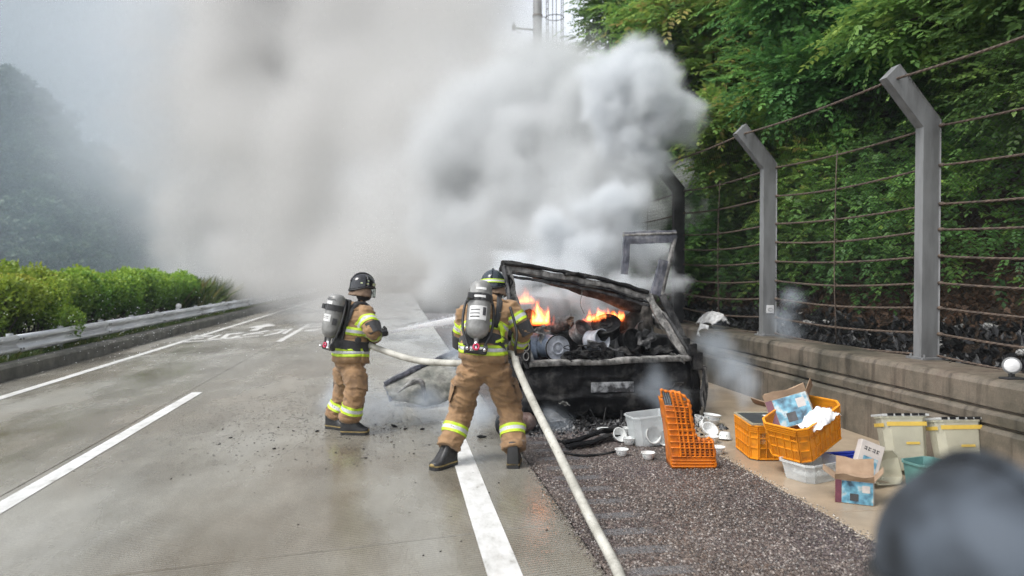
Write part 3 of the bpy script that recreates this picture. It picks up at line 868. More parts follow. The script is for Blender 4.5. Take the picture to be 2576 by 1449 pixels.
for k in range(250):
    # denser near the skyline that the photograph shows
    t = r2.random(); x = -68+38*t+r2.gauss(0,1.0); y = r2.uniform(74,109) if k > 60 else r2.uniform(103,111)
    kk = r2.randrange(3); o = fp[kk] if kk not in used else copy_tree(fp[kk]); used.add(kk)
    s = r2.uniform(.6,1.15); o.scale = (s*1.4,s*1.4,s); o.location = (x, y, hill_z(x, y)-.4-1.2*s); o.rotation_euler = (0,0,r2.uniform(0,6))
    tag(o, 'hazy tree on the wooded hill at the left edge', 'tree', 'trees on the hazy left hill')
# ------------------------------------------------------------------ firefighters
def cloth(name, c1, c2, rough=.85):
    m, n, l, p = nt(name)
    co = n.new('ShaderNodeTexCoord').outputs['Object']
    a = tex_noise(n, l, 6, 6, .65, vec=co); b_ = tex_noise(n, l, 26, 4, .6, vec=co, stretch=(1, 1, .45))
    w = tex_noise(n, l, 420, 2, .5, vec=co)
    c = ramp(n, l, a.outputs[0], [(.3, c2), (.55, c1)])
    c = mixc(n, l, .25, c.outputs[0], ramp(n, l, w.outputs[0], [(.3, (.55,.55,.55)), (.7, (1.2,1.2,1.2))]).outputs[0], 'MULTIPLY')
    l.new(c, p.inputs['Base Color']); p.inputs['Roughness'].default_value = rough
    p.inputs['Sheen Weight'].default_value = .15
    nz = bump(n, l, b_.outputs[0], .35, .016); nz = bump(n, l, w.outputs[0], .2, .002, nz)
    l.new(nz, p.inputs['Normal'])
    return m
M['tan'] = cloth('tan_turnout_cloth', (.30, .18, .088), (.17, .1, .048))
M['tan2'] = cloth('tan_trouser_cloth', (.28, .165, .08), (.14, .082, .04))
M['black_cloth'] = cloth('black_cloth', (.022, .022, .024), (.012, .012, .013), .7)
M['brown_cloth'] = cloth('brown_neck_cloth', (.2, .135, .09), (.12, .08, .055))
M['lime'] = mat('fluorescent_yellow_tape', (.58, .8, .03), (.34, .48, .03), 14, .5, .1, 200, .002)
M['silver'] = mat('silver_reflective_tape', (.55, .56, .56), (.42, .43, .44), 25, .35, .05, 150, .001)
M['helmet'] = mat('black_helmet_shell', (.018, .019, .022), (.012, .012, .014), 6, .12, .02, 20, .002, r2=.28, spec=.6)
M['helmet_blue'] = mat('dark_blue_helmet_shell', (.022, .032, .042), (.014, .02, .028), 6, .14, .02, 20, .002, r2=.3, spec=.6)
M['rubber'] = mat('black_rubber', (.025, .025, .026), (.014, .014, .014), 9, .45, .15, 60, .003)
M['toecap'] = mat('ochre_boot_trim', (.3, .22, .08), (.18, .13, .05), 20, .6, .1)
M['glovem'] = cloth('black_glove', (.03, .028, .026), (.015, .014, .013), .65)
M['tank'] = mat('grey_air_cylinder', (.27, .27, .26), (.12, .12, .115), 7, .3, .05, 25, .002, r2=.45)
M['chrome'] = mat('bright_metal', (.75, .75, .75), (.5, .5, .5), 10, .2, 0, metal=.9)
M['label_white'] = mat('printed_label', (.66, .66, .64), (.5, .5, .49), 14, .45, .02)
M['ink'] = mat('label_ink', (.05, .05, .055), (.03, .03, .03), 20, .5, 0)
M['redring'] = mat('red_plastic', (.55, .03, .09), (.4, .02, .06), 20, .35, 0)
M['skin'] = mat('skin', (.5, .3, .22), (.42, .24, .17), 12, .5, .05)
M['visor'] = None
def visor_mat():
    m, n, l, p = nt('clear_visor')
    p.inputs['Base Color'].default_value = (.8, .85, .82, 1); p.inputs['Roughness'].default_value = .08
    p.inputs['Transmission Weight'].default_value = .85; p.inputs['IOR'].default_value = 1.1
    t = tex_noise(n, l, 20, 2); l.new(maprange(n, l, t.outputs[0], 0, 1, .05, .15).outputs[0], p.inputs['Roughness'])
    return m
M['visor'] = visor_mat()

def eval_mesh(ob):
    dg = bpy.context.evaluated_depsgraph_get(); dg.update()
    return bpy.data.meshes.new_from_object(ob.evaluated_get(dg))
def body_mesh(name, mb, voxel, classify, mats, folds=.024, fscale=8.0, smooth_it=5):
    """unites the limbs into one continuous skin, then folds the cloth"""
    tmp = mb.build(name + '_raw', mats[0])
    r = tmp.modifiers.new('unite', 'REMESH'); r.mode = 'VOXEL'; r.voxel_size = voxel; r.use_smooth_shade = True
    s = tmp.modifiers.new('relax', 'SMOOTH'); s.factor = .5; s.iterations = smooth_it
    me = eval_mesh(tmp); bpy.data.objects.remove(tmp)
    me.name = name; n = len(me.vertices)
    co = np.empty(n*3, np.float32); me.vertices.foreach_get('co', co); co = co.reshape(-1, 3)
    no = np.empty(n*3, np.float32); me.vertex_normals.foreach_get('vector', no); no = no.reshape(-1, 3)
    d = np.empty(n, np.float32)
    for i, p in enumerate(co):
        q = Vector((float(p[0]), float(p[1]), float(p[2])))
        a = mnoise.noise(Vector((q.x*fscale*.6, q.y*fscale*.6, q.z*fscale*1.5)))
        b_ = mnoise.noise(Vector((q.x*fscale*1.1+q.z*4, q.y*fscale*1.1, q.z*fscale*2.6+7)))
        d[i] = a*.6 + (.45-1.5*abs(b_)**.7)*.75
    co = co + no*(d*folds)[:, None]
    me.vertices.foreach_set('co', co.astype(np.float32).ravel())
    me.materials.clear()
    for q in mats: me.materials.append(q)
    me.polygons.foreach_set('material_index', [classify(p.center) for p in me.polygons])
    me.polygons.foreach_set('use_smooth', [True]*len(me.polygons))
    me.update()
    ob = bpy.data.objects.new(name, me); COL.objects.link(ob)
    bvh = BVHTree.FromPolygons([tuple(p) for p in co], [tuple(p.vertices) for p in me.polygons])
    return ob, bvh
def band(bvh, c, axis, width, stripes, off=.006, maxr=.4, n=40, arc=None, sag=None, start=None):
    """a strap or tape laid round a limb: stripes = [(share, material index)]"""
    c = Vector(c); z = Vector(axis).normalized()
    u = Vector(start) if start else (Vector((1,0,0)) if abs(z.x) < .8 else Vector((0,1,0)))
    x = (u - z*u.dot(z)).normalized(); y = z.cross(x); mb = MB()
    t0 = -width/2; a0, a1 = arc if arc else (0, 2*pi)
    k = n if arc is None else n+1
    def ring(h, o):
        R_ = []
        for j in range(k):
            a = a0+(a1-a0)*j/n; d = x*cos(a)+y*sin(a); s = (sag(a) if sag else 0)
            p = c+z*(h+s); hit = bvh.ray_cast(p, d, maxr)
            r = hit[3] if hit[0] is not None else maxr
            R_.append((p, d, r))
        # even out: cloth tape does not follow every fold
        rs = [q[2] for q in R_]
        if arc is None: rs = [(rs[j-1]+2*rs[j]+rs[(j+1) % k])/4 for j in range(k)]
        return [p+d*(r+o) for (p, d, _), r in zip(R_, rs)]
    for share, mi in stripes:
        h0, h1 = t0, t0+width*share; t0 = h1
        A, A2, B2, B_ = ring(h0, -.004), ring(h0, off), ring(h1, off), ring(h1, -.004)
        G = [A, A2, B2, B_]
        if arc is None: G = [g_+[g_[0]] for g_ in G]
        mb.sheet(G, mi)
    return mb
TRI = [(.3, 0), (.4, 1), (.3, 0)]
def tri_band(bvh, c, axis, width, parent, name='reflective_tape', **k):
    o = band(bvh, c, axis, width, TRI, **k).build(name, [M['lime'], M['silver']], smooth=True, angle=50); return keep(o, parent)

def frame(f, up=(0,0,1)):
    f = Vector(f).normalized(); u = Vector(up); r = f.cross(u).normalized(); u = r.cross(f)
    return Matrix((r, f, u)).transposed()             # local x = right, y = forward, z = up
def helmet(person, c, R3, shell, style):
    def T(p): return c + R3 @ (Vector(p)*.91)
    def put(mb, nm, mt, par=None, **k):
        mb.v = [tuple(T(p)) for p in mb.v]
        o = mb.build(nm, mt, **k); keep(o, person)
        if par is not None: o.parent = par; o.matrix_parent_inverse = Matrix.Identity(4)
        return o
    rows = []; nA = 36
    for i in range(13):
        th = (pi*.5)*i/12*1.12
        row = []
        for j in range(nA+1):
            a = 2*pi*j/nA
            r = sin(th); x, y, z = .124*r*cos(a), .152*r*sin(a), .132*cos(th)
            if i == 12: x *= 1.05; y *= 1.05
            back = max(0, -sin(a))
            if th > pi*.42: z -= .075*back*(th-pi*.42)/(pi*.14)
            row.append((x, y-.01, z+.01))
        rows.append(row)
    sh_ = put(MB().sheet(rows), 'helmet', shell, smooth=True, solid=.008)
    k = MB(); k.tube([(0, .155*sin(a)-.01, .138*cos(a)+.012) for a in [-1.45+.2*i for i in range(14)]], .014, 8, flat=.7)
    put(k, 'comb', shell, sh_, smooth=True)
    br = MB(); br.tube([(.132*cos(a), .160*sin(a)-.01, -.014-.062*max(0, -sin(a))) for a in [2*pi*j/40 for j in range(40)]], .0085, 6, closed=True)
    put(br, 'brim', M['rubber'], sh_, smooth=True)
    # clear face shield
    G = [[(.125*cos(a), .158*sin(a)+.006*i/5, -.01-.115*i/5+.0*a) for a in [pi*.5-1.0+2.0*j/16 for j in range(17)]] for i in range(6)]
    put(MB().sheet(G), 'visor', M['visor'], sh_, smooth=True, solid=.003)
    if style == 'patches':
        for a0 in (-.55, -.05):
            for sg in (1, -1):
                t = MB(); a = a0
                G = [[(sg*(.1285)*cos(a+.17*u)*(1-.1*v), .158*sin(a+.17*u+.05*v)*(1-.1*v)-.01, .018+.05*v) for u in (0, .33, .66, 1)] for v in (0, .5, 1)]
                put(t.sheet(G), 'reflective_patch', M['patch'], sh_, solid=.002)
        for sg in (1, -1):
            G = [[(sg*.130*cos(a), .159*sin(a)-.01, z) for z in (.01, .045-.02*abs(a-.75))] for a in (.5, .62, .75, .88, 1.0)]
            put(MB().sheet(G), 'reflective_patch', M['patch'], sh_, solid=.002)
    elif style == 'strip':
        for i_, (h, w, mt) in enumerate(((.0, .009, 'lime'), (.011, .017, 'silver'), (.030, .009, 'lime'))):
            G = [[((.133)*cos(a)*(1-(z)*.9), .162*sin(a)*(1-z*.9)-.012, .001+z+h*0-.02*max(0, -sin(a))) for z in (h, h+w)] for a in [pi+.35+ (pi-.7)*j/24 for j in range(25)]]
            put(MB().sheet(G), 'reflective_strip', M[mt], sh_, solid=.002)
    # cloth cape that hangs from the helmet to the collar
    G = []
    for i in range(6):
        t = i/5; row = []
        for j in range(25):
            a = pi*.5 + .95 + (2*pi-1.9)*j/24
            r = .118+.02*t+.008*sin(j*1.9+i)*t
            row.append((r*cos(a), (r*1.08)*sin(a)-.015, -.03-.1*t-.03*max(0, -sin(a))*(1-t)))
        G.append(row)
    put(MB().sheet(G), 'neck_cape', M['brown_cloth'], sh_, smooth=True, solid=.006)
    return sh_
M['patch'] = mat('reflective_patch', (.5, .56, .34), (.36, .42, .22), 60, .4, .1)

def glove(person, wrist, tip_dir, palm_n, curl=1.0, size=1.0):
    """palm, four curled fingers of different length and a thumb from the side of the palm"""
    w = Vector(wrist); d = Vector(tip_dir).normalized(); nn = Vector(palm_n); nn = (nn-d*nn.dot(d)).normalized(); s = d.cross(nn)
    mb = MB(); q = size
    R3 = Matrix((s, d, nn)).transposed()
    mb.tube([w-d*.06*q, w+d*.01*q], [.05*q, .042*q], 14)
    mb.ell(w+d*.05*q, (.046*q, .055*q, .021*q), R3, 14, 8)
    mb.box(w+d*.055*q, (.082*q, .08*q, .03*q), rot=R3)
    for k, (off, L_) in enumerate(((-.033, .072), (-.011, .084), (.012, .079), (.034, .062))):
        p = w+d*.09*q+s*off*q; L_ *= q; P = [p-d*.02]
        a = 0
        for seg in (.42, .33, .25):
            a += curl*.75; P.append(P[-1]+(d*cos(a)+nn*sin(a))*L_*seg*1.25)
        mb.tube(spline(P, 3), [.0125*q*(1-.25*i/9) for i in range(10)], 8)
    p = w+d*.03*q-s*.04*q; P = [p, p-s*.025*q+d*.02*q+nn*.012*q, p-s*.028*q+d*.045*q+nn*.032*q, p-s*.012*q+d*.062*q+nn*.05*q]
    mb.tube(spline(P, 3), [.0155*q*(1-.3*i/9) for i in range(10)], 8)
    return keep(mb.build('glove', M['glovem'], smooth=True), person)
def boot(person, ankle, toe, gz=0.0):
    a, t = Vector(ankle), Vector(toe); f = Vector((t.x-a.x, t.y-a.y, 0)); L_ = .29; f.normalize()
    r = Vector((f.y, -f.x, 0)); heel = Vector((a.x, a.y, gz))-f*.075
    def T(u, v, w): return heel+f*u+r*v+Vector((0, 0, w))
    mb = MB(); rows = []
    outline = [(0, .044), (.02, .054), (.09, .052), (.16, .056), (.22, .06), (.27, .05), (.292, .03)]
    prof = lambda u: .17 if u < .1 else max(.062, .17-(u-.1)*1.2)
    N = 16
    def ring(sc, zf):
        pts = [(u, v*sc) for u, v in outline]+[(u, -v*sc) for u, v in reversed(outline)]
        return [T(u, v, zf(u)) for u, v in pts]
    top = lambda u: min(.24, .24 if u < .11 else max(.07, .2-(u-.11)*1.05))
    R_ = [ring(1.0, lambda u: .03), ring(1.03, lambda u: .05), ring(.98, lambda u: .05+(top(u)-.05)*.55), ring(.72, lambda u: top(u)*.97), ring(.3, lambda u: top(u)*1.0)]
    mb.sheet([q+[q[0]] for q in R_]); mb.add(R_[-1], [tuple(range(len(R_[-1])))])
    up = keep(mb.build('boot', M['rubber'], smooth=True), person)
    so = MB(); R2 = [ring(1.08, lambda u: .0), ring(1.1, lambda u: .014), ring(1.1, lambda u: .034)]
    so.sheet([q+[q[0]] for q in R2]); so.add(R2[0], [tuple(range(len(R2[0])))]); so.add(R2[-1], [tuple(range(len(R2[-1])))])
    o = keep(so.build('sole', M['rubber']), person); o.parent = up; o.matrix_parent_inverse = Matrix.Identity(4)
    st = MB().sheet([q+[q[0]] for q in (ring(1.105, lambda u: .03), ring(1.12, lambda u: .036), ring(1.105, lambda u: .043))])
    o = keep(st.build('welt', M['toecap']), person); o.parent = up; o.matrix_parent_inverse = Matrix.Identity(4)
    tc = MB().ell(T(.245, 0, .045), (.05, .058, .03), Matrix((r, f, Vector((0,0,1)))).transposed(), 12, 8)
    o = keep(tc.build('toe_cap', M['toecap'], smooth=True), person); o.parent = up; o.matrix_parent_inverse = Matrix.Identity(4)
    cf = MB().tube([T(.07, 0, .16), T(.072, 0, .24)], [.058, .05], 14)
    o = keep(cf.build('shaft', M['rubber'], smooth=True), person); o.parent = up; o.matrix_parent_inverse = Matrix.Identity(4)

def firefighter(name, label, J, fdir, shell, style, lean, gz=0.0, suit=('tan', 'tan2'), tapes=True):
    """J: joints in the place; fdir: the way the chest faces"""
    root = empty(name, (J['pelvis'].x, J['pelvis'].y, 0)); tag(root, label, 'person')
    f = Vector((fdir[0], fdir[1], 0)).normalized(); R3 = Matrix((Vector((f.y, -f.x, 0)), f, Vector((0,0,1)))).transposed()
    tz = (J['chest']-J['pelvis']).normalized(); Rt = frame((f-tz*f.dot(tz)), tz)
    mb = MB(); pv, ch, nk = J['pelvis'], J['chest'], J['neck']
    mb.ell(pv-Vector((0,0,.02)), (.195, .165, .17), R3, 18, 12)
    mb.ell(pv.lerp(ch, .35), (.2, .16, .17), Rt, 18, 12)
    mb.ell(pv.lerp(ch, .75), (.215, .165, .18), Rt, 18, 12)
    mb.ell(ch, (.225, .155, .16), Rt, 18, 12)
    mb.ell(ch.lerp(nk, .45), (.18, .13, .11), Rt, 16, 10)
    mb.tube([ch.lerp(nk, .5), nk], [.115, .1], 14)
    mb.ell(J['head']-Vector((0,0,.035)), (.082, .1, .125), R3, 14, 10)
    mb.ell(J['head']+R3 @ Vector((0, .09, -.06)), (.045, .03, .05), R3, 8, 6)    # face piece
    for s in 'LR':
        hip, kn, an = J['hip'+s], J['knee'+s], J['ankle'+s]
        P = spline([hip, kn, an], 8)
        rr_ = [.138-.02*min(1, i/8) if i <= 8 else .118-.012*(i-8)/8 + .004*(i-8)/8 for i in range(17)]
        mb.tube(P, rr_, 18)
        sh_, el, wr = J['shoulder'+s], J['elbow'+s], J['wrist'+s]
        mb.tube([ch.lerp(sh_, .4), sh_], [.11, .108], 14); mb.ell(sh_, (.108, .108, .108), None, 14, 10)
        mb.tube(spline([sh_, el], 6), [.104-.016*i/6 for i in range(7)], 16); mb.ell(el, (.089, .089, .089), None, 12, 8)
        mb.tube(spline([el, wr], 6), [.088-.022*i/6 for i in range(7)], 16)
    hemz = J['hem']
    legs = [(J['hip'+s], J['knee'+s], J['ankle'+s]) for s in 'LR']
    hd = J['head']
    def classify(c):
        if (c-hd).length < .16 and c.z > nk.z+.02: return 2
        return 1 if c.z < hemz else 0
    body, bvh = body_mesh('body', mb, .013, classify, [M[suit[0]], M[suit[1]], M['black_cloth']])
    keep(body, root)
    # jacket skirt with the wide tape at its hem
    c0 = pv+Vector((0, 0, .09)); sag = J.get('sag', lambda a: 0)
    G = []
    for h, o in ((.22, .004), (.17, .016), (.115, .022), (.075, .028), (.03, .034), (-.03, .04), (-.028, .02)):
        row = []
        for j in range(49):
            a = 2*pi*j/48; d = R3 @ Vector((cos(a), sin(a), 0)); p = pv+Vector((0, 0, h))
            hit = bvh.ray_cast(pv+Vector((0, 0, max(h, .05))), d, .34); r = hit[3] if hit[0] is not None else .3
            row.append(p+d*(r+o+.006*sin(j*1.7+h*20))+Vector((0, 0, sag(a)*max(0, (.2-h)/.25))))
        G.append(row)
    sk = keep(MB().sheet(G).build('jacket_skirt', M[suit[0]], smooth=True, solid=.005), root)
    tp = []
    for i, (u0, u1, mi) in enumerate(((.0, .32, 0), (.32, .68, 1), (.68, 1, 0)) if tapes else ()):
        tmb = MB(); A, B_ = G[2], G[4]
        Rw = [[p.lerp(q, .0+u*.98)+(p-Vector((pv.x, pv.y, p.z))).normalized()*.007 for p, q in zip(A, B_)] for u in (u0, (u0+u1)/2, u1)]
        # follow the flare half-way down
        Rw = [[(A[j].lerp(G[3][j], u*2) if u < .5 else G[3][j].lerp(B_[j], u*2-1)) + (A[j]-Vector((pv.x, pv.y, A[j].z))).normalized()*.006 for j in range(49)] for u in (u0, (u0+u1)/2, u1)]
        tmb.sheet(Rw, 0)
        o = keep(tmb.build('reflective_tape', M['silver' if mi else 'lime'], smooth=True, solid=.003), root)
    # tapes: chest, upper arms, forearms, shins
    if tapes: tri_band(bvh, pv.lerp(ch, .72), tz, .085, root, maxr=.25)
    for s in 'LR':
        sh_, el, wr = J['shoulder'+s], J['elbow'+s], J['wrist'+s]
        if tapes: tri_band(bvh, sh_.lerp(el, .45), el-sh_, .085, root, maxr=.15)
        if tapes: tri_band(bvh, el.lerp(wr, .42), wr-el, .075, root, maxr=.13)
        o = band(bvh, sh_.lerp(el, .93), (el-sh_).lerp(wr-el, .15), .125, [(1, 0)], off=.016, maxr=.15, arc=J.get('pad'+s, (0, 2*pi*.62)), n=22, start=J.get('padstart'+s))
        keep(o.build('elbow_pad', M['black_cloth'], smooth=True, angle=50), root)
        kn, an = J['knee'+s], J['ankle'+s]
        if tapes: tri_band(bvh, kn.lerp(an, .52), an-kn, .085, root, maxr=.2)
        # cuff roll and thigh pocket
        o = band(bvh, an+(kn-an).normalized()*.035, an-kn, .06, [(1, 0)], off=.008, maxr=.2); keep(o.build('trouser_cuff', M[suit[1]], smooth=True), root)
        hip = J['hip'+s]; mid = hip.lerp(kn, .62)
        sd = R3 @ Vector((1 if s == 'R' else -1, .15, 0))
        o = band(bvh, mid, kn-hip, .17, [(1, 0)], off=.017, maxr=.2, arc=(-.62, .62), n=12, start=sd); pk = keep(o.build('thigh_pocket', M[suit[1]], smooth=True, angle=45), root)
        o = band(bvh, mid+(hip-kn).normalized()*.07, kn-hip, .045, [(1, 0)], off=.023, maxr=.2, arc=(-.64, .64), n=12, start=sd); o = keep(o.build('pocket_flap', M[suit[1]], smooth=True, angle=45), root); o.parent = pk; o.matrix_parent_inverse = Matrix.Identity(4)
        boot(root, an, J['toe'+s], gz)
        glove(root, wr, J['hand'+s][0], J['hand'+s][1])
    # collar
    o = band(bvh, ch.lerp(nk, .82), tz, .08, [(1, 0)], off=.018, maxr=.2); keep(o.build('collar', M[suit[0]], smooth=True), root)
    helmet(root, hd+Vector((0, 0, .03)), J['headR'], shell, style)
    return root, bvh, tz, f, R3

def air_pack(label, top, bot, r, out, bvh, tz, belt_c, marks):
    """breathing-air cylinder on a black back plate"""
    top, bot, out = Vector(top), Vector(bot), Vector(out).normalized(); ax = (top-bot); L_ = ax.length; ax.normalize(); out = (out-ax*out.dot(ax)).normalized(); sd = ax.cross(out)
    root = tag(empty('air_pack', bot), label, 'air pack')
    def dome(h): return [(r*sin(a), h+(1 if h > L_/2 else -1)*r*.75*cos(a)*1) for a in ()]
    pr = [(.02, -.035), (.024, 0.0), (r*.55, .012), (r*.85, .04), (r, .085), (r, L_-.08), (r*.88, L_-.035), (r*.6, L_-.008), (0.001, L_)]
    cy_ = keep(MB().lathe(pr, bot, ax, 28).build('cylinder', M['tank'], smooth=True, angle=60), root)
    def patch(h0, h1, a0, a1, mt, nm, off=.0015):
        G = [[bot+ax*h+(out*cos(a)+sd*sin(a))*(r+off) for a in [a0+(a1-a0)*j/12 for j in range(13)]] for h in (h0, (h0+h1)/2, h1)]
        o = keep(MB().sheet(G).build(nm, mt, smooth=True), root); o.parent = cy_; o.matrix_parent_inverse = Matrix.Identity(4); return o
    for (h0, h1, a0, a1, mt, nm, off) in marks: patch(L_*h0, L_*h1, a0, a1, M[mt], nm, off)
    # strap and buckle
    sp_ = MB(); h = L_*.68
    sp_.sheet([[bot+ax*(h+dh)+(out*cos(a)+sd*sin(a))*(r+.006) for a in [2*pi*j/28 for j in range(29)]] for dh in (-.032, -.03, .03, .032)])
    keep(sp_.build('cylinder_strap', M['black_cloth'], smooth=True, solid=.006), root)
    bk = MB().box(bot+ax*h+(out*cos(-.9)+sd*sin(-.9))*(r+.014), (.05, .06, .055), rot=Matrix((sd, out, ax)).transposed()); keep(bk.build('buckle', M['rubber'], bevel=.004), root)
    # valve, knob and coloured ring below
    v0 = bot-ax*.03
    vb = MB().lathe([(.02, 0), (.026, -.03), (.026, -.075), (.018, -.08)], v0, ax, 12); vb.tube([v0-ax*.05, v0-ax*.05+sd*.07], .014, 8)
    keep(vb.build('valve', M['chrome'], smooth=True, angle=40), root)
    kb_ = MB().lathe([(.0, 0), (.026, 0), (.03, .01), (.03, .035), (.0, .04)], v0-ax*.05+sd*.065, sd, 14); keep(kb_.build('knob', M['rubber'], smooth=True, angle=40), root)
    kb2 = MB().lathe([(.0, 0), (.022, 0), (.026, .01), (.026, .03), (.0, .035)], v0-ax*.06-sd*.02, -sd, 14); keep(kb2.build('knob', M['chrome'], smooth=True, angle=40), root)
    rg = MB().tube([v0-ax*.05+out*.034+(sd*cos(a)+ax*sin(a))*.024 for a in [2*pi*k/18 for k in range(18)]], .009, 6, closed=True); keep(rg.build('colour_ring', M['redring'], smooth=True), root)
    # back plate with side frame tubes
    bp_ = MB().box(bot+ax*(L_*.42)-out*(r+.01), (.2, .03, L_*1.02), rot=Matrix((sd, out, ax)).transposed())
    keep(bp_.build('back_plate', M['rubber'], bevel=.012), root)
    for sg in (-1, 1):
        P = [bot+ax*(L_*.92)-out*r*.8+sd*sg*.05, bot+ax*(L_*.6)-out*r*.45+sd*sg*(r+.022), bot+ax*(L_*.2)-out*r*.2+sd*sg*(r+.028), bot-ax*.03-out*.01+sd*sg*.085, bot-ax*.1+out*.0+sd*sg*.06]
        keep(MB().tube(spline(P, 6), .0125, 7).build('frame_tube', M['rubber'], smooth=True), root)
    lw_ = MB().box(bot-ax*.1-out*.02, (.2, .05, .06), rot=Matrix((sd, out, ax)).transposed()); keep(lw_.build('reducer_block', M['rubber'], bevel=.01), root)
    for sg in (-1, 1):
        keep(MB().lathe([(.012, 0), (.017, .012), (.015, .04), (0, .045)], bot-ax*.1+out*.01+sd*sg*.075, out, 10).build('fitting', M['chrome'], smooth=True), root)
    # waist belt
    o = band(bvh, belt_c, tz, .10, [(1, 0)], off=.034, maxr=.27); keep(o.build('waist_belt', M['black_cloth'], smooth=True, angle=50), root)
    return root, sd, ax, out
def strap(bvh, pts, w, parent, name='shoulder_strap', off=.012, mt='black_cloth'):
    """a flat strap laid over the body along the points"""
    P = spline(pts, 6); Q = []
    for p in P:
        h = bvh.find_nearest(p); q, nn = h[0], h[1]; Q.append((q+nn*off, nn))
    G = []
    for i, (q, nn) in enumerate(Q):
        t = (Q[min(i+1, len(Q)-1)][0]-Q[max(i-1, 0)][0]).normalized(); s = nn.cross(t).normalized(); G.append([q-s*w/2, q, q+s*w/2])
    return keep(MB().sheet(G).build(name, M[mt], smooth=True, solid=.006), parent)

# --- second firefighter, seen from behind, legs apart
def rotz(a): return Matrix.Rotation(a, 3, 'Z')
J2 = dict(pelvis=at(1215,897,6.55), chest=at(1221,806,6.72), neck=at(1238,752,6.88), head=at(1241,722,6.93), hem=at(1215,905,6.55).z,
    hipL=at(1187,925,6.56), kneeL=at(1161,1030,6.72), ankleL=at(1128,1128,6.58), toeL=at(1085,1165,6.42),
    hipR=at(1246,925,6.56), kneeR=at(1283,1032,6.66), ankleR=at(1292,1133,6.45), toeR=at(1300,1165,6.85),
    shoulderL=at(1174,792,6.78), elbowL=at(1164,858,6.9), wristL=at(1190,893,7.12),
    shoulderR=at(1283,782,6.78), elbowR=at(1318,832,6.72), wristR=at(1297,884,6.92),
    handL=((.4,.5,-.1), (.5,0,-.6)), handR=((-.3,.55,-.25), (-.6,0,.3)),
    padR=(-1.15, 1.15), padstartR=(.55,-.85,.1), padL=(-1.0, 1.0), padstartL=(-1,-.2,0))
J2['headR'] = frame((.25,.95,-.22))
J2['sag'] = lambda a: -.02*cos(a)
ff2, bvh2, tz2, f2, R2_ = firefighter('person', 'firefighter in tan suit seen from behind with legs apart, hose under the right arm', J2, (.12, 1), M['helmet_blue'], 'strip', 0)
mk2 = [(.28,.52,-1.0,.62,'label_white','label',.0015), (.36,.5,.25,.55,'ink','print',.0025), (.32,.34,-.85,.0,'ink','print',.0025), (.38,.395,-.85,.0,'ink','print',.0025), (.44,.455,-.85,.0,'ink','print',.0025), (.8,.84,-.5,.4,'label_white','label',.0015), (.66,.70,-.6,.35,'label_white','name_print',.0095)]
ap2, sd2, ax2, out2 = air_pack('grey air cylinder with white label and red ring on the back of the wide-legged firefighter', at(1212,708,6.52), at(1199,852,6.36), .102, (-.05,-1,0), bvh2, tz2, J2['pelvis'].lerp(J2['chest'], .30), mk2)
for sg, s in ((-1,'L'), (1,'R')):
    sh_ = J2['shoulder'+s].lerp(J2['neck'], .45)
    strap(bvh2, [J2['chest']+Vector((sg*.06,-.2,-.05)), sh_+Vector((0,-.02,.14)), sh_+Vector((0,.16,.02)), J2['chest']+Vector((sg*.17,.2,-.18))], .055, ap2)
# yellow tool strap hanging at the right side of the back
strap(bvh2, [J2['chest']+Vector((.12,-.25,.0)), J2['chest']+Vector((.15,-.25,-.12)), J2['pelvis']+Vector((.12,-.3,.22))], .05, ff2, 'safety_strap', .02, 'lime')
hs = MB().tube(spline([at(1283,772,6.6), at(1300,835,6.5), at(1296,880,6.5), at(1305,905,6.6)], 6), .013, 7); keep(hs.build('air_hose', M['rubber'], smooth=True), ap2)

# --- first firefighter, side on, aiming the nozzle
fd = Vector((.80,.60,0)); rt = Vector((.60,-.80,0)); pv = at(880,900,8.2)
ch1 = at(893,803,8.2); nk1 = at(903,762,8.22)
J1 = dict(pelvis=pv, chest=ch1, neck=nk1, head=at(914,726,8.24), hem=at(880,905,8.2).z,
    hipR=pv+rt*.085-Vector((0,0,.13)), kneeR=at(893,992,8.0), ankleR=at(877,1058,8.05), toeR=at(925,1085,8.0),
    hipL=pv-rt*.085-Vector((0,0,.13)), kneeL=at(866,990,8.36), ankleL=at(838,1052,8.38), toeL=at(862,1075,8.3),
    shoulderR=ch1+rt*.165+Vector((0,0,.05))+fd*.02, elbowR=at(937,834,7.93), wristR=at(944,850,8.2),
    shoulderL=ch1-rt*.17+Vector((0,0,.05))+fd*.03, elbowL=at(926,836,8.58), wristL=at(950,842,8.55),
    handR=((.25,.55,.1), (.1,.2,1)), handL=((.6,-.3,.1), (0,0,1)),
    padR=(-1.5, 1.5), padstartR=(.75,-.6,-.2), padL=(-1.2, 1.2), padstartL=(.4,.9,0))
J1['headR'] = frame((.86,.45,-.15))
J1['sag'] = lambda a: -.05*max(0, sin(a))
ff1, bvh1, tz1, f1, R1_ = firefighter('person', 'firefighter in tan suit standing side on, spraying water at the burning car', J1, fd, M['helmet'], 'patches', 0)
mk1 = [(.36,.52,-.55,.75,'label_white','label',.0015), (.42,.43,-.4,.5,'ink','print',.0025), (.46,.47,-.4,.5,'ink','print',.0025), (.74,.82,-.5,.6,'label_white','label',.0015), (.85,.865,-.5,.9,'ink','print',.0015), (.89,.9,-.5,.7,'ink','print',.0015), (.3,.45,1.0,1.5,'ink','print',.0015)]
ap1, sd1, ax1, out1 = air_pack('grey air cylinder with white labels on the back of the firefighter standing side on', at(851,740,8.08), at(828,850,8.05), .098, (-.82,-.57,0), bvh1, tz1, J1['pelvis'].lerp(J1['chest'], .36), mk1)
for sg in (-1, 1):
    sh_ = ch1+rt*(sg*.1)
    strap(bvh1, [sh_-fd*.2-Vector((0,0,.05)), sh_+Vector((0,0,.2))-fd*.02, sh_+fd*.2, ch1+rt*(sg*.12)+fd*.22-Vector((0,0,.2))], .055, ap1)
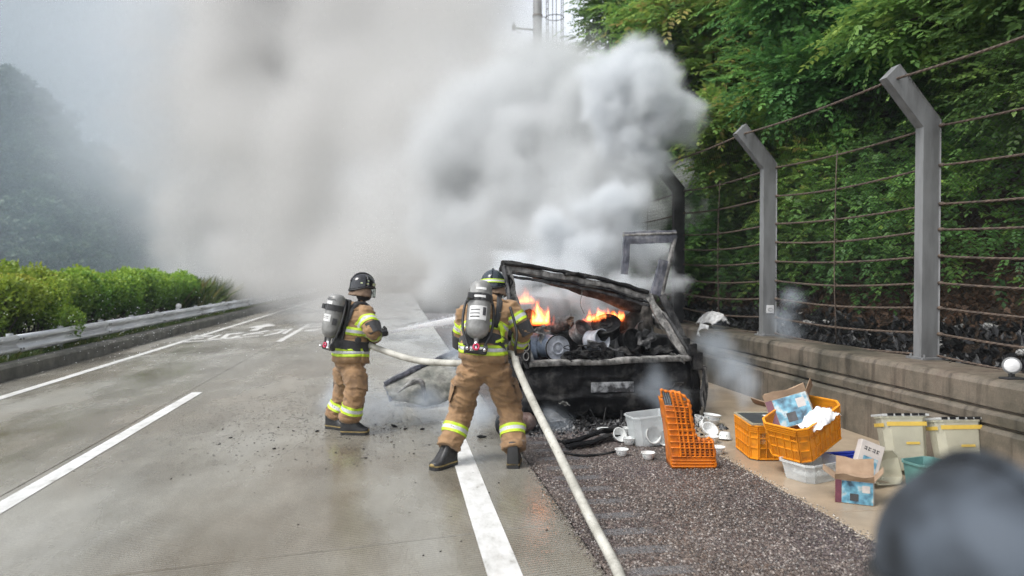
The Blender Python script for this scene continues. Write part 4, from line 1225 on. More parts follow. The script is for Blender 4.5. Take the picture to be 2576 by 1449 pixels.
gb_ = MB().lathe([(0,0),(.03,0),(.034,.01),(.034,.03),(0,.034)], at(899,856,7.98), (.4,-.9,.1), 18); keep(gb_.build('pressure_gauge', M['soot_steel'], smooth=True, angle=40), ap1)

# ------------------------------------------------------------------ hose, nozzle and water jet
def hose_mat():
    m, n, l, p = nt('canvas_fire_hose')
    co = n.new('ShaderNodeTexCoord').outputs['Object']
    a = tex_noise(n, l, 5, 5, .6, vec=co); b_ = tex_noise(n, l, 45, 3, .6, vec=co); w = tex_noise(n, l, 260, 2, .5, vec=co)
    c = ramp(n, l, a.outputs[0], [(.3, (.24,.23,.195)), (.6, (.46,.45,.4))])
    c = mixc(n, l, .8, c.outputs[0], ramp(n, l, b_.outputs[0], [(.27, (.3,.29,.26)), (.4, (1,1,1))]).outputs[0], 'MULTIPLY')
    l.new(c, p.inputs['Base Color']); p.inputs['Roughness'].default_value = .8
    l.new(bump(n, l, w.outputs[0], .35, .003), p.inputs['Normal']); return m
M['hose'] = hose_mat()
nz0 = at(950,842,8.33); tgt = at(1165,796,9.35); jd = (tgt-nz0).normalized()
Ph = [nz0-jd*.10, at(925,864,8.15), at(965,882,7.95), at(1040,905,7.6), at(1120,913,7.25), at(1190,912,7.0), at(1250,895,6.85), at(1290,892,6.62), at(1302,925,6.42), at(1340,1010,5.95), at(1405,1140,5.25), at(1478,1290,4.62), at(1536,1400,4.22), gp(1560,1452,.045), gp(1600,1580,.045), V(1.2,2.2,.045)]
hz_ = MB().tube(spline(Ph, 8), .033, 14)
tag(hz_.build('fire_hose', M['hose'], smooth=True), 'pale canvas fire hose running from the nozzle past both firefighters to the road', 'hose')
nzr = tag(empty('nozzle', nz0), 'short black branch pipe nozzle in the hands of the side-on firefighter', 'nozzle')
keep(MB().lathe([(.036,-.1),(.04,-.06),(.032,-.05),(.028,.05),(.034,.06),(.036,.13),(.026,.14),(.0,.135)], nz0, jd, 16).build('barrel', M['rubber'], smooth=True, angle=40), nzr)
keep(MB().tube(spline([nz0-jd*.02, nz0-jd*.03-Vector((0,0,.05)), nz0-jd*.05-Vector((0,0,.1))], 4), .014, 8).build('grip', M['rubber'], smooth=True), nzr)
def spray_mat():
    m = bpy.data.materials.new('water_spray'); m.use_nodes = True; n, l = m.node_tree.nodes, m.node_tree.links; n.clear()
    o = n.new('ShaderNodeOutputMaterial'); v = n.new('ShaderNodeVolumeScatter'); v.inputs['Color'].default_value = (.97,.98,1,1); v.inputs['Density'].default_value = 24; v.inputs['Anisotropy'].default_value = .2
    l.new(v.outputs[0], o.inputs['Volume']); return m
jt = MB(); js = nz0+jd*.13; JL = (tgt-js).length*1.15
jt.tube([js+jd*(JL*k/10)+Vector((0,0,-.05*(k/10)**2)) for k in range(11)], [.013+.055*(k/10)**1.3 for k in range(11)], 16)
tag(jt.build('water_jet', spray_mat(), smooth=True), 'white water jet spraying from the nozzle towards the smoke', 'water jet', kind='stuff')
n = 1500; tt = nrng.random(n)**.8; rad = (.015+.11*tt**1.2)*nrng.random(n)**.4; an = nrng.uniform(0, 2*pi, n); dirn = np.array(jd); s1 = np.array(jd.cross(Vector((0,0,1))).normalized()); s2 = np.cross(s1, dirn)
cw = np.array(js)[None]+dirn[None]*(JL*1.05*tt)[:,None]+s1[None]*(rad*np.cos(an))[:,None]+s2[None]*(rad*np.sin(an))[:,None]; cw[:,2] -= .06*tt**2
M['droplet'] = mat('water_droplet', (.85,.87,.9), (.8,.82,.85), 5, .1, 0)
def drops(name, c, s):
    oc = np.array([(1,0,0),(-1,0,0),(0,1,0),(0,-1,0),(0,0,1),(0,0,-1)], float); of = np.array([(0,2,4),(2,1,4),(1,3,4),(3,0,4),(2,0,5),(1,2,5),(3,1,5),(0,3,5)])
    v = c[:,None]+oc[None]*s[:,None,None]; f = of[None]+(np.arange(len(c))*6)[:,None,None]
    return tag(np_mesh(name, v.reshape(-1,3), f.reshape(-1,3), M['droplet'], smooth=True), kind='stuff')
drops('jet_droplets', cw, nrng.uniform(.002,.0055,n))
n = 420
cd = np.array([tuple(at(x, y, Yd)) for x, y, Yd in zip(nrng.normal(300,170,n), nrng.normal(835,45,n), nrng.uniform(6,10,n))])
drops('spray_droplets', cd, nrng.uniform(.0022,.0048,n))

# ------------------------------------------------------------------ someone crouching right in front of the camera, far out of focus
M['navy'] = cloth('navy_suit', (.03,.037,.048), (.012,.015,.02), .8)
M['navy_shell'] = mat('navy_helmet_cover', (.06,.075,.095), (.008,.011,.015), 8, .75, .1, 60, .003, lo=.36, hi=.66, detail=2)
H0 = ORG+ray(2472,1440)*.9
hx, hy = H0.x, H0.y
def PV(dx, y, z): return Vector((hx+dx, hy+y, z))
hz0 = H0.z-.03
J3 = dict(pelvis=PV(0,-.28,.74), chest=PV(0,-.10,hz0-.24), neck=PV(0,-.03,hz0-.11), head=PV(0,0,hz0), hem=.72,
    hipL=PV(-.09,-.27,.66), kneeL=PV(-.15,-.02,.43), ankleL=PV(-.14,-.3,.14), toeL=PV(-.16,.05,.02),
    hipR=PV(.09,-.27,.66), kneeR=PV(.15,-.02,.43), ankleR=PV(.14,-.3,.14), toeR=PV(.16,.05,.02),
    shoulderL=PV(-.17,-.08,hz0-.2), elbowL=PV(-.25,-.02,hz0-.44), wristL=PV(-.12,.16,hz0-.5),
    shoulderR=PV(.17,-.08,hz0-.2), elbowR=PV(.25,-.02,hz0-.44), wristR=PV(.12,.16,hz0-.5),
    handL=((.4,.8,0), (.6,0,0)), handR=((-.4,.8,0), (-.6,0,0)))
J3['headR'] = frame((.05,1,-.1))
firefighter('person', 'blurred dark blue rounded head of someone close to the camera, bottom right corner', J3, (0, 1), M['navy_shell'], 'plain', 0, suit=('navy', 'navy'), tapes=False)
# ------------------------------------------------------------------ burnt-out car
def burnt(name, c1, c2, c3, scale=6, rough=.7):
    m, n, l, p = nt(name)
    co = n.new('ShaderNodeTexCoord').outputs['Object']
    a = tex_noise(n, l, scale, 8, .7, vec=co); b_ = tex_noise(n, l, scale*6, 5, .7, vec=co); d = tex_noise(n, l, scale*1.7, 4, .6, vec=co, stretch=(1,1,.3))
    c = ramp(n, l, a.outputs[0], [(.34, c1), (.5, c2), (.68, c3)])
    c = mixc(n, l, .7, c.outputs[0], ramp(n, l, d.outputs[0], [(.35, (.3,.3,.3)), (.6, (1.1,1.1,1.1))]).outputs[0], 'MULTIPLY')
    l.new(c, p.inputs['Base Color'])
    l.new(maprange(n, l, b_.outputs[0], .3, .7, rough*.7, min(1, rough*1.15)).outputs[0], p.inputs['Roughness']); p.inputs['Specular IOR Level'].default_value = .22
    l.new(bump(n, l, b_.outputs[0], .5, .008, bump(n, l, a.outputs[0], .4, .03)), p.inputs['Normal'])
    return m
M['char'] = burnt('charred_panel', (.004,.004,.005), (.009,.009,.01), (.06,.058,.055), 6, .8)
M['ash'] = burnt('ash_grey_metal', (.05,.05,.05), (.2,.195,.185), (.42,.41,.39), 9, .85)
M['ashdark'] = burnt('scorched_metal', (.02,.02,.022), (.07,.07,.072), (.18,.175,.17), 8, .75)
M['ashblue'] = burnt('heat_blued_metal', (.05,.055,.07), (.14,.145,.17), (.25,.25,.26), 7, .6)
M['ashpanel'] = burnt('ashy_door_panel', (.09,.095,.085), (.2,.2,.175), (.36,.35,.32), 4, .8)

car = tag(empty('car', (2.4, 10.2, 0)), 'burnt-out black car with its tailgate opening full of charred cans and flames', 'car')
def cp(mb, name, m_, **k): return keep(mb.build(name, m_, **k), car)
def sub(o, par): o.parent = par; o.matrix_parent_inverse = Matrix.Identity(4); return o
nzv = lambda p, s, a: a*mnoise.noise(Vector(p)*s)
# rear panel and bumper
G = []
for i in range(25):
    row = []
    for j in range(61):
        u, t = j/60, i/24; x = 1.40+(3.46-1.40)*u + .05*(1-t)*(u-.5)*2; z = .06+.62*t+.03*u
        y = 8.2 - .06*math.sin(pi*t)*1.2 - (.05 if .08 < t < .42 else 0) + .18*max(0, abs(u-.5)-.42)**1.0*4
        if .5 < t < .74 and .3 < u < .7: y += .03
        y += nzv((x, z, 0), 3, .07)+nzv((x, z, 3), 11, .022); z += nzv((x, 1, z), 4, .03)
        row.append((x, y, z))
    G.append(row)
rear = cp(MB().sheet(G), 'tailgate_panel', M['char'], smooth=True, solid=.01)
# torn bumper remnant below and drooping strips
for k in range(9):
    x = 1.55+.2*k+rng.uniform(-.05,.05); L_ = rng.uniform(.1,.24)
    cp(MB().tube(spline([(x, 8.12, .1+rng.uniform(0,.1)), (x+rng.uniform(-.06,.06), 8.06, .06), (x+rng.uniform(-.12,.12), 8.0-rng.uniform(0,.15), .015)], 4), [.02*(1-.07*i) for i in range(9)], 5, flat=.4), 'hanging_strip', M['char'], smooth=True)
q = at(1543, 975, 8.06)
pb = cp(MB().box((q.x, 8.095, q.z), (.50, .012, .115)), 'licence_plate', mat('sooted_plate', (.3,.31,.32), (.02,.02,.022), 9, .6, .3, lo=.4, hi=.6), bevel=.004)
# opening: sill, pillars, roof header
sill = cp(MB().prism([(1.44,8.10,.655), (1.47,8.26,.655), (1.47,8.26,.735), (1.44,8.12,.715)], (0,0,0.0001)), 'sill_lip', M['ash'])
b = MB(); G = []
for j in range(41):
    u = j/40; x = 1.45+1.9*u; z = .675+.035*u+nzv((x,1,1),6,.008)-.012*max(0,1-abs(u-.45)/.2)
    G.append([(x, 8.10, z), (x, 8.11, z+.05), (x, 8.19, z+.062), (x, 8.24, z+.03), (x, 8.24, z-.03)])
cp(b.sheet(G), 'load_sill', M['ash'], smooth=True, solid=.008, angle=35)
def beam(P, w, h, name, m_, n=8, wob=.013):
    Q = spline(P, n); b = MB(); rows = []
    for i, p in enumerate(Q):
        t = (Q[min(i+1,len(Q)-1)]-Q[max(i-1,0)]).normalized(); s = t.cross(Vector((0,1,0))).normalized(); f = Vector((0,1,0))
        k = 1+wob*30*mnoise.noise(p*7)
        rows.append([p+s*(a*w/2*k)+f*(c_*h/2)+Vector((nzv(p,9,wob),0,nzv(p+Vector((3,0,0)),9,wob))) for a, c_ in ((-1,-1),(-.2,-1.25),(1,-1),(1,1),(-1,1))])
    b.sheet([r+[r[0]] for r in rows]); b.add(rows[0], [(0,1,2,3,4)]); b.add(rows[-1], [(4,3,2,1,0)])
    return cp(b, name, m_, bevel=.003)
beam([at(1337,921,8.2), at(1318,850,8.28), at(1297,770,8.38), at(1275,672,8.5)], .085, .07, 'left_pillar', M['ash'])
beam([at(1326,925,8.16), at(1305,850,8.22), at(1284,765,8.32), at(1266,668,8.44)], .035, .09, 'left_pillar_seam', M['ashdark'])
beam([at(1726,902,8.2), at(1695,850,8.28), at(1655,788,8.4), at(1628,742,8.5)], .095, .05, 'right_pillar', M['ash'])
beam([at(1738,898,8.16), at(1708,845,8.24), at(1668,785,8.36)], .03, .05, 'right_pillar_seam', M['ashdark'])
hdr = lambda dy: [at(1266,661+dy,8.5), at(1360,674+dy,8.47), at(1450,690+dy,8.46), at(1545,710+dy,8.48), at(1628,736+dy,8.5)]
beam(hdr(0), .045, .10, 'roof_lip', M['char'])
beam(hdr(13), .06, .05, 'roof_header', M['ash'])
beam(hdr(24), .03, .09, 'roof_seam', M['char'])
beam([p+Vector((.03,0,0)) for p in hdr(34)], .035, .05, 'roof_header_flange', M['ashdark'])
for k, (x, y) in enumerate(((1427,690), (1450,688), (1474,697))):
    p = at(x, y, 8.42)
    cp(MB().box(p, (.06,.05,.035)).lathe([(.016,0),(.016,.03),(0,.034)], p-Vector((.012,.02,0)), (0,-1,0), 8), 'hinge', M['char'], bevel=.004)
# roof skin sagging forward
G = [[(1.2+1.72*u+.02*v, 8.5+.45*v, 1.87-.36*u-.25*math.sin(pi*v)*u-.1*v+nzv((u*3,v*3,0),1.5,.05)) for u in [j/16 for j in range(17)]] for v in [i/16 for i in range(17)]]
cp(MB().sheet(G), 'roof_panel', M['ashdark'], smooth=True, solid=.006)
# side panels, floor, fenders
for sx, nm in ((1.40, 'left_side_panel'), (3.42, 'right_side_panel')):
    sg = -1 if sx < 2 else 1
    G = []
    for i in range(13):
        t = i/12; G.append([(sx+sg*(.07*math.sin(pi*t))+nzv((y,t,sg),2,.03), y, .12+(.6+.2*min(1,(y-8.2)))*t) for y in [8.2+4.1*j/30 for j in range(31)]])
    cp(MB().sheet(G), nm, M['char'] if sg < 0 else M['ashdark'], smooth=True, solid=.012)
cp(MB().box((2.4,10.2,.3), (1.95,3.9,.05)), 'floor_pan', M['char'])
cp(MB().box((2.4,12.2,.55), (1.9,.2,.7)), 'bulkhead', M['char'], bevel=.05)
# rear right fender, peeled and drooping
G = []
for i in range(15):
    t = i/14; row = []
    for j in range(13):
        u = j/12; row.append((3.32+.24*math.sin(pi*.5*u)+.03*math.sin(3*t+u*4)+.05*(1-t), 8.12+.5*u, .03+.74*t-.04*u+nzv((u*3,t*4,2),2,.03)))
    G.append(row)
fn = cp(MB().sheet(G), 'rear_fender', M['char'], smooth=True, solid=.01)
for k in range(6):
    x = 3.48+.03*k; cp(MB().sheet([[(x+.02*math.sin(i*1.3+k)+w, 8.12+.05*k, .62-.09*i*(1+.08*k)) for w in (0, .035-.004*i)] for i in range(6)]), 'peeled_paint', M['ash'] if k % 2 else M['ashdark'], solid=.004)
q = at(1742, 880, 8.1)
cp(MB().box(q, (.09,.06,.13)).box(q+Vector((.02,-.02,.05)), (.04,.05,.05)).box(q+Vector((.06,0,-.13)), (.11,.07,.2)), 'latch_block', M['char'], bevel=.008)
q = at(1322, 882, 8.12)
lh = cp(MB().box(q, (.11,.07,.26)), 'tail_lamp_housing', M['char'], bevel=.015)
sub(cp(MB().tube([q+Vector((.035*cos(a),-.04,.05+.05*sin(a))) for a in [2*pi*k/14 for k in range(14)]], .008, 5, closed=True).tube([q+Vector((.03*cos(a),-.04,-.06+.045*sin(a))) for a in [2*pi*k/14 for k in range(14)]], .008, 5, closed=True), 'lamp_ring', M['ash']), lh)
q = at(1277, 715, 8.42)
cp(MB().box(q, (.05,.06,.22)).tube(spline([q+Vector((.0,-.03,.1)), q+Vector((.05,-.05,.03)), q+Vector((.01,-.05,-.06)), q+Vector((.05,-.03,-.16))], 5), .012, 6), 'gas_strut', M['char'], bevel=.006)
# flat burnt wheels
for wx, wy in ((1.5,9.15), (3.36,9.15), (1.5,11.7), (3.36,11.7)):
    wh = cp(MB().lathe([(.11,-.09),(.2,-.1),(.28,-.085),(.3,-.05),(.3,.05),(.28,.085),(.2,.1),(.11,.09)], (wx,wy,.285), (1,0,0), 26), 'wheel', M['char'], smooth=True)
    sub(cp(MB().lathe([(.0,-.06),(.19,-.075),(.2,-.02),(.2,.02),(.19,.075),(0,.06)], (wx,wy,.285), (1,0,0), 20), 'rim', M['ashdark'], smooth=True, angle=40), wh)
# seats: frames and charred padding
for sx in (1.85, 2.75):
    st = cp(MB().tube(spline([(sx-.22,9.95,.5),(sx-.22,10.15,1.0),(sx-.1,10.2,1.22),(sx+.1,10.2,1.22),(sx+.22,10.15,1.0),(sx+.22,9.95,.5)], 6), .018, 7), 'seat_frame', M['ashdark'], smooth=True)
    G = [[(sx-.2+.4*u, 10.0+.2*v+nzv((u*4,v*4,sx),1,.05), .5+.62*v+nzv((u*5,v*2,sx+3),1,.06)) for u in [j/8 for j in range(9)]] for v in [i/8 for i in range(9)]]
    sub(cp(MB().sheet(G), 'seat_padding', M['char'], smooth=True, solid=.05), st)
# open right-hand door: only its burnt window frame stands above the smoke
dr = cp(MB().box((3.52,9.62,.55), (.07,.9,.7), rot=Matrix.Rotation(.35,3,'Z')), 'right_door', M['ashdark'], bevel=.03)
def dbeam(a, b_, w, m_, nm='window_frame'):
    P = [Vector(a).lerp(Vector(b_), t) for t in (0,.33,.66,1)]
    o = beam(P, w, .06, nm, m_, 6, .004); return sub(o, dr)
DY = 9.3
dbeam(at(1569,600,DY), at(1699,594,DY), .16, M['ashblue']); dbeam(at(1568,592,DY), at(1700,586,DY-.02), .03, M['ash'])
dbeam(at(1577,600,DY), at(1571,690,DY), .085, M['ashblue']); dbeam(at(1698,594,DY), at(1664,742,DY), .05, M['ash']); dbeam(at(1671,655,DY), at(1648,742,DY), .13, M['ashblue'])
dbeam(at(1664,742,DY), at(1745,905,DY), .09, M['ashdark'])
# open left-hand door sagging to the road
A, Bq, C_, D_ = gp(975,1000,.30), at(1142,890,9.9), at(1150,985,9.6), gp(1076,1024,.02)
A = at(966,966,9.75); E_ = at(985,1006,9.7)
cg = []
for i in range(17):
    t = i/16; top = A.lerp(at(1150,886,10.3), t); bt = (E_.lerp(D_, min(1, t/.55)) if t < .55 else D_.lerp(at(1150,1000,9.7), (t-.55)/.45))
    cg.append([top.lerp(bt, s/10)+Vector((0, -.10*math.sin(pi*s/10)*(.4+t)+nzv((t*4,s*.4,1),1.2,.05), nzv((t*3,s*.4,5),1.3,.03))) for s in range(11)])
ld = cp(MB().sheet(cg), 'left_door', M['ashpanel'], smooth=True, solid=.03)
sub(beam([A+Vector((0,-.03,.01)), at(1050,925,9.95), at(1152,882,10.25)], .06, .06, 'door_edge', M['ashblue']), ld)
sub(beam([A+Vector((0,-.03,0)), E_+Vector((0,-.03,-.02))], .03, .04, 'door_edge', M['ashblue']), ld)
sub(cp(MB().tube(spline([at(1000,988,9.55), at(1040,960,9.5), at(1062,965,9.5), at(1068,1012,9.5)], 5), [.015,.02,.03,.05,.07,.085,.085,.08,.08,.075,.07,.06,.05,.04,.03,.02], 8, flat=.5), 'molten_trim', M['ash'], smooth=True), ld)
# tangle of wiring hanging over the sill
r3 = random.Random(4)
for k in range(26):
    x0 = at(1425+100*r3.random(), 0, 8.12).x; P = [Vector((x0, 8.2, .74+.1*r3.random()))]
    for j in range(5): P.append(P[-1]+Vector((r3.uniform(-.1,.1), r3.uniform(-.06,.02) if j < 2 else r3.uniform(-.02,.02), r3.uniform(-.06,.035))))
    cp(MB().tube(spline(P, 4), r3.uniform(.004,.009), 5), 'burnt_wire', M['char'], smooth=True)
for k in range(14):
    p = at(1428+130*r3.random(), 885+18*r3.random(), 8.2); s = r3.uniform(.03,.07)
    b = MB().ell(p, (s*1.4,s,s*.7), Matrix.Rotation(r3.uniform(0,3),3,'X'), 9, 6); b.v = [tuple(Vector(q)+Vector((nzv(q,22,.02),nzv(q,25,.02),nzv(q,20,.02)))) for q in b.v]
    cp(b, 'charred_lump', M['char'])
cp(MB().tube(spline([at(1462,700,8.45), at(1464,735,8.45), at(1460,765,8.45), at(1470,790,8.5)], 5), .004, 5), 'hanging_wire', M['ash'])

# ------------------------------------------------------------------ load in the back of the car
M['pailw'] = burnt('sooty_white_pail', (.14,.15,.17), (.34,.36,.4), (.5,.52,.55), 4, .6)
M['pailb'] = burnt('grey_blue_drum', (.05,.065,.09), (.12,.15,.2), (.25,.28,.32), 4, .6)
M['dull'] = burnt('dull_tin', (.03,.03,.032), (.12,.12,.12), (.4,.4,.39), 6, .45)
def can(name, label, c, axis, r, L_, m_, lidm, ribs=0, lid=True, cat='pail', open_=False):
    ax = Vector(axis).normalized(); c = Vector(c); rt_ = tag(empty(name, c), label, cat)
    pr = [(r*.9, 0), (r*.93, L_*.05)]
    for k in range(ribs+1):
        h = L_*(.1+.8*k/max(1,ribs)); pr += [(r*.95, h-.012), (r*1.0, h), (r*.95, h+.012)]
    pr += [(r, L_*.97), (r*1.03, L_*.98), (r*1.03, L_)]
    if open_: pr += [(r*.96, L_), (r*.93, L_*.5), (0.001, L_*.3)]
    keep(MB().lathe(pr, c, ax, 30).build('body', m_, smooth=True, angle=40), rt_)
    if lid:
        keep(MB().lathe([(r*1.06,-.02),(r*1.08,-.01),(r*1.08,.014),(r*.98,.018),(r*.95,.004),(r*.55,.006),(r*.52,.018),(r*.45,.018),(r*.42,.004),(r*.22,.004),(r*.2,.014),(0.001,.014)], c+ax*L_, ax, 34).build('lid', lidm, smooth=True, angle=30), rt_)
        keep(MB().tube([c+ax*(L_+.012)+(ax.orthogonal().normalized()*cos(a)+ax.cross(ax.orthogonal()).normalized()*sin(a))*r*1.07 for a in [2*pi*k/40 for k in range(40)]], .009, 6, closed=True).build('lid_rim', M['char'], smooth=True), rt_)
    return rt_
cp_ = at(1404,878,8.32)
can('pail', 'sooty white pail lying on its side, round lid facing out of the tailgate', cp_+Vector((-.08,.38,.01)), (.2,-.97,0), .142, .38, M['pailb'], M['pailw'])
can('drum', 'grey-blue drum lying at the left end of the load', at(1358,872,8.75), (-.5,.2,.0), .17, .12, M['pailb'], M['pailb'])
can('pot', 'open grey pot tilted behind the round pail lid', at(1452,846,8.75), (.35,-.6,.55), .13, .16, M['dull'], M['dull'], lid=False, open_=True, cat='pot')
can('pot', 'pale tin with dark open rim, right of the round pail lid', at(1482,858,8.6), (.5,-.8,.15), .125, .22, M['pailw'], M['dull'], 1, lid=False, open_=True, cat='pot')
can('pot', 'black shiny pot lid-up in the middle of the load', at(1527,838,8.65), (-.25,-.55,.8), .16, .14, M['char'], M['char'], cat='pot')
can('tin', 'black ringed tin right of the black pot', at(1575,858,8.6), (.25,-.9,.2), .13, .16, M['char'], M['char'], 2, lid=False, open_=True, cat='tin')
can('tin', 'second ringed tin leaning behind the black pot', at(1598,845,8.8), (.35,-.8,.4), .12, .2, M['dull'], M['char'], 2, lid=False, open_=True, cat='tin')
can('bowl_stack', 'ribbed grey stack of bowls below the larger flame', at(1478,815,9.0), (.55,-.35,.1), .12, .34, M['pailw'], M['pailw'], 6, lid=False, open_=True, cat='stack')
can('bowl_stack', 'scorched stack of bowls under the left flame', at(1385,825,9.2), (.8,-.2,.25), .1, .3, M['dull'], M['pailw'], 5, lid=False, open_=True, cat='stack')
# charred sack
b = MB().ell((0,0,0), (.22,.2,.27), None, 26, 18)
b.v = [tuple(Vector(p)*(1+.28*mnoise.noise(Vector(p)*5)+.12*abs(mnoise.noise(Vector(p)*14)))) for p in b.v]
b.v = [(p[0]+.35*max(0,p[2])*.9, p[1], p[2]+.05*math.sin(p[0]*14)) for p in b.v]
sk = b.build('sack', burnt('charred_sack', (.015,.014,.013), (.05,.045,.04), (.17,.15,.135), 5, .8), smooth=True); sk.location = at(1598,822,8.85)
tag(sk, 'lumpy charred brown-black sack at the right end of the load', 'sack')
bx_ = MB().box((0,0,0), (.62,.4,.22)).build('box', M['char'], bevel=.015); bx_.location = at(1660,868,8.75); bx_.rotation_euler = (0,.05,.1)
tag(bx_, 'flat black burnt box below the right pillar inside the car', 'box')
bx_ = MB().box((0,0,0), (.5,.4,.3)).build('box', M['char'], bevel=.03); bx_.location = at(1375,775,9.6); bx_.rotation_euler = (.1,.1,.3)
tag(bx_, 'dark burnt box behind the left flame inside the car', 'box')
# torn and crumpled sheet metal thrown about the load
rs_ = random.Random(8)
for k, (x, y, Y_, sz_, mm) in enumerate(((1365,840,8.6,.3,'ash'), (1440,820,8.9,.34,'ashpanel'), (1500,870,8.35,.22,'ashdark'), (1545,880,8.4,.26,'ashdark'), (1625,850,8.5,.32,'ashdark'), (1650,800,8.9,.36,'ash'), (1585,890,8.25,.24,'char'), (1340,800,8.9,.28,'ashdark'), (1660,880,8.4,.3,'char'), (1440,895,8.2,.22,'char'), (1690,980,8.05,.26,'ashdark'), (1480,1060,8.0,.3,'char'), (1600,1065,7.95,.34,'char'), (1390,1050,8.0,.26,'ashdark'), (1420,1015,8.02,.12,'ash'), (1705,900,8.15,.18,'ash'))):
    c = at(x, y, Y_); R_ = Matrix.Rotation(rs_.uniform(0,6),3,'Z') @ Matrix.Rotation(rs_.uniform(-1.2,1.2),3,'X') @ Matrix.Rotation(rs_.uniform(-.6,.6),3,'Y')
    G = [[c+R_ @ Vector(((u-.5)*sz_*(1+.5*mnoise.noise(Vector((v*3,k,1)))), (v-.5)*sz_*.6*(1+.5*mnoise.noise(Vector((u*3,k,5)))), sz_*(.28*mnoise.noise(Vector((u*2.5+k*3,v*2.5,0)))+.1*abs(mnoise.noise(Vector((u*7,v*7,k))))))) for u in [i/9 for i in range(10)]] for v in [j/7 for j in range(8)]]
    cp(MB().sheet(G), 'torn_sheet', M[mm], solid=.004)
# support for the load: burnt cargo floor
cp(MB().box((2.4,9.0,.52), (1.9,1.6,.06)), 'cargo_floor', M['char'])

# ------------------------------------------------------------------ flames (burning gas: volume light)
def flame_volume(name, label, base, size, seed, strength=60):
    lo = (base.x-size[0]/2, base.y-size[1]/2, base.z); hi = (base.x+size[0]/2, base.y+size[1]/2, base.z+size[2])
    m = bpy.data.materials.new(name+'_fire'); m.use_nodes = True; n, l = m.node_tree.nodes, m.node_tree.links; n.clear()
    o = n.new('ShaderNodeOutputMaterial'); v = n.new('ShaderNodeVolumePrincipled'); a = n.new('ShaderNodeAttribute'); a.attribute_name = 'density'
    v.inputs['Color'].default_value = (.3,.2,.1,1); v.inputs['Density Attribute'].default_value = ''
    v.inputs['Density'].default_value = 0.0
    r = n.new('ShaderNodeValToRGB'); e = r.color_ramp.elements; e[0].position = .0; e[0].color = (.8,.06,.005,1); e[1].position = 1; e[1].color = (1,.4,.1,1)
    k = e.new(.5); k.color = (1,.2,.035,1)
    l.new(a.outputs['Fac'], r.inputs[0]); l.new(r.outputs[0], v.inputs['Emission Color'])
    st = n.new('ShaderNodeMath'); st.operation = 'MULTIPLY'; l.new(a.outputs['Fac'], st.inputs[0]); st.inputs[1].default_value = strength
    l.new(st.outputs[0], v.inputs['Emission Strength']); l.new(v.outputs[0], o.inputs['Volume'])
    ng = bpy.data.node_groups.new(name, 'GeometryNodeTree'); ng.interface.new_socket('Geometry', in_out='OUTPUT', socket_type='NodeSocketGeometry')
    N, L = ng.nodes, ng.links; out = N.new('NodeGroupOutput')
    pos = N.new('GeometryNodeInputPosition').outputs[0]
    def mt(op, *a_):
        q = N.new('ShaderNodeMath'); q.operation = op
        for i, x in enumerate(a_):
            if hasattr(x, 'links'): L.new(x, q.inputs[i])
            else: q.inputs[i].default_value = x
        return q.outputs[0]
    sep = N.new('ShaderNodeSeparateXYZ'); L.new(pos, sep.inputs[0])
    zt = mt('DIVIDE', mt('SUBTRACT', sep.outputs[2], base.z), size[2])
    mpn = N.new('ShaderNodeVectorMath'); mpn.operation = 'MULTIPLY_ADD'; L.new(pos, mpn.inputs[0]); mpn.inputs[1].default_value = (1,1,.42); mpn.inputs[2].default_value = (seed, seed*2, 0)
    t1 = N.new('ShaderNodeTexNoise'); t1.inputs['Scale'].default_value = 19; t1.inputs['Detail'].default_value = 3; t1.inputs['Distortion'].default_value = 1.1; L.new(mpn.outputs[0], t1.inputs['Vector'])
    t2 = N.new('ShaderNodeTexNoise'); t2.inputs['Scale'].default_value = 4.5; t2.inputs['Detail'].default_value = 1; L.new(mpn.outputs[0], t2.inputs['Vector'])
    rx = mt('DIVIDE', mt('SUBTRACT', sep.outputs[0], base.x), size[0]/2); ry = mt('DIVIDE', mt('SUBTRACT', sep.outputs[1], base.y), size[1]/2)
    rad = mt('SQRT', mt('ADD', mt('MULTIPLY', rx, rx), mt('MULTIPLY', ry, ry)))
    # ridged noise makes tongues and sheets; they thin out with height and towards the rim
    rg = mt('SUBTRACT', 1.0, mt('MULTIPLY', mt('ABSOLUTE', mt('SUBTRACT', t1.outputs[0], .5)), 7.0))
    tv = N.new('ShaderNodeVectorMath'); tv.operation = 'MULTIPLY_ADD'; L.new(pos, tv.inputs[0]); tv.inputs[1].default_value = (1,1,.2); tv.inputs[2].default_value = (seed*3, seed, 0)
    t3 = N.new('ShaderNodeTexNoise'); t3.inputs['Scale'].default_value = 11; t3.inputs['Detail'].default_value = 3; t3.inputs['Distortion'].default_value = .6; L.new(tv.outputs[0], t3.inputs['Vector'])
    top = mt('ADD', mt('MULTIPLY', t3.outputs[0], 2.6), -.75)
    fade = mt('SUBTRACT', mt('SUBTRACT', top, zt), mt('MULTIPLY', mt('POWER', rad, 2.0), .6))
    body = mt('MINIMUM', mt('MAXIMUM', mt('ADD', rg, .25), 0.0), 1.0)
    foot = mt('MINIMUM', mt('MULTIPLY', zt, 6.0), 1.0)
    dn = mt('MULTIPLY', mt('MULTIPLY', body, foot), mt('MINIMUM', mt('MAXIMUM', mt('MULTIPLY', fade, 4.0), 0.0), 1.0))
    vc = N.new('GeometryNodeVolumeCube'); L.new(dn, vc.inputs['Density']); vc.inputs['Min'].default_value = lo; vc.inputs['Max'].default_value = hi
    for i, ax in enumerate('XYZ'): vc.inputs['Resolution '+ax].default_value = max(8, int(size[i]/.009))
    sm = N.new('GeometryNodeSetMaterial'); sm.inputs['Material'].default_value = m; L.new(vc.outputs[0], sm.inputs['Geometry']); L.new(sm.outputs[0], out.inputs[0])
    me = bpy.data.meshes.new(name); me.materials.append(m); ob = bpy.data.objects.new(name, me); COL.objects.link(ob)
    md = ob.modifiers.new('flame_field', 'NODES'); md.node_group = ng
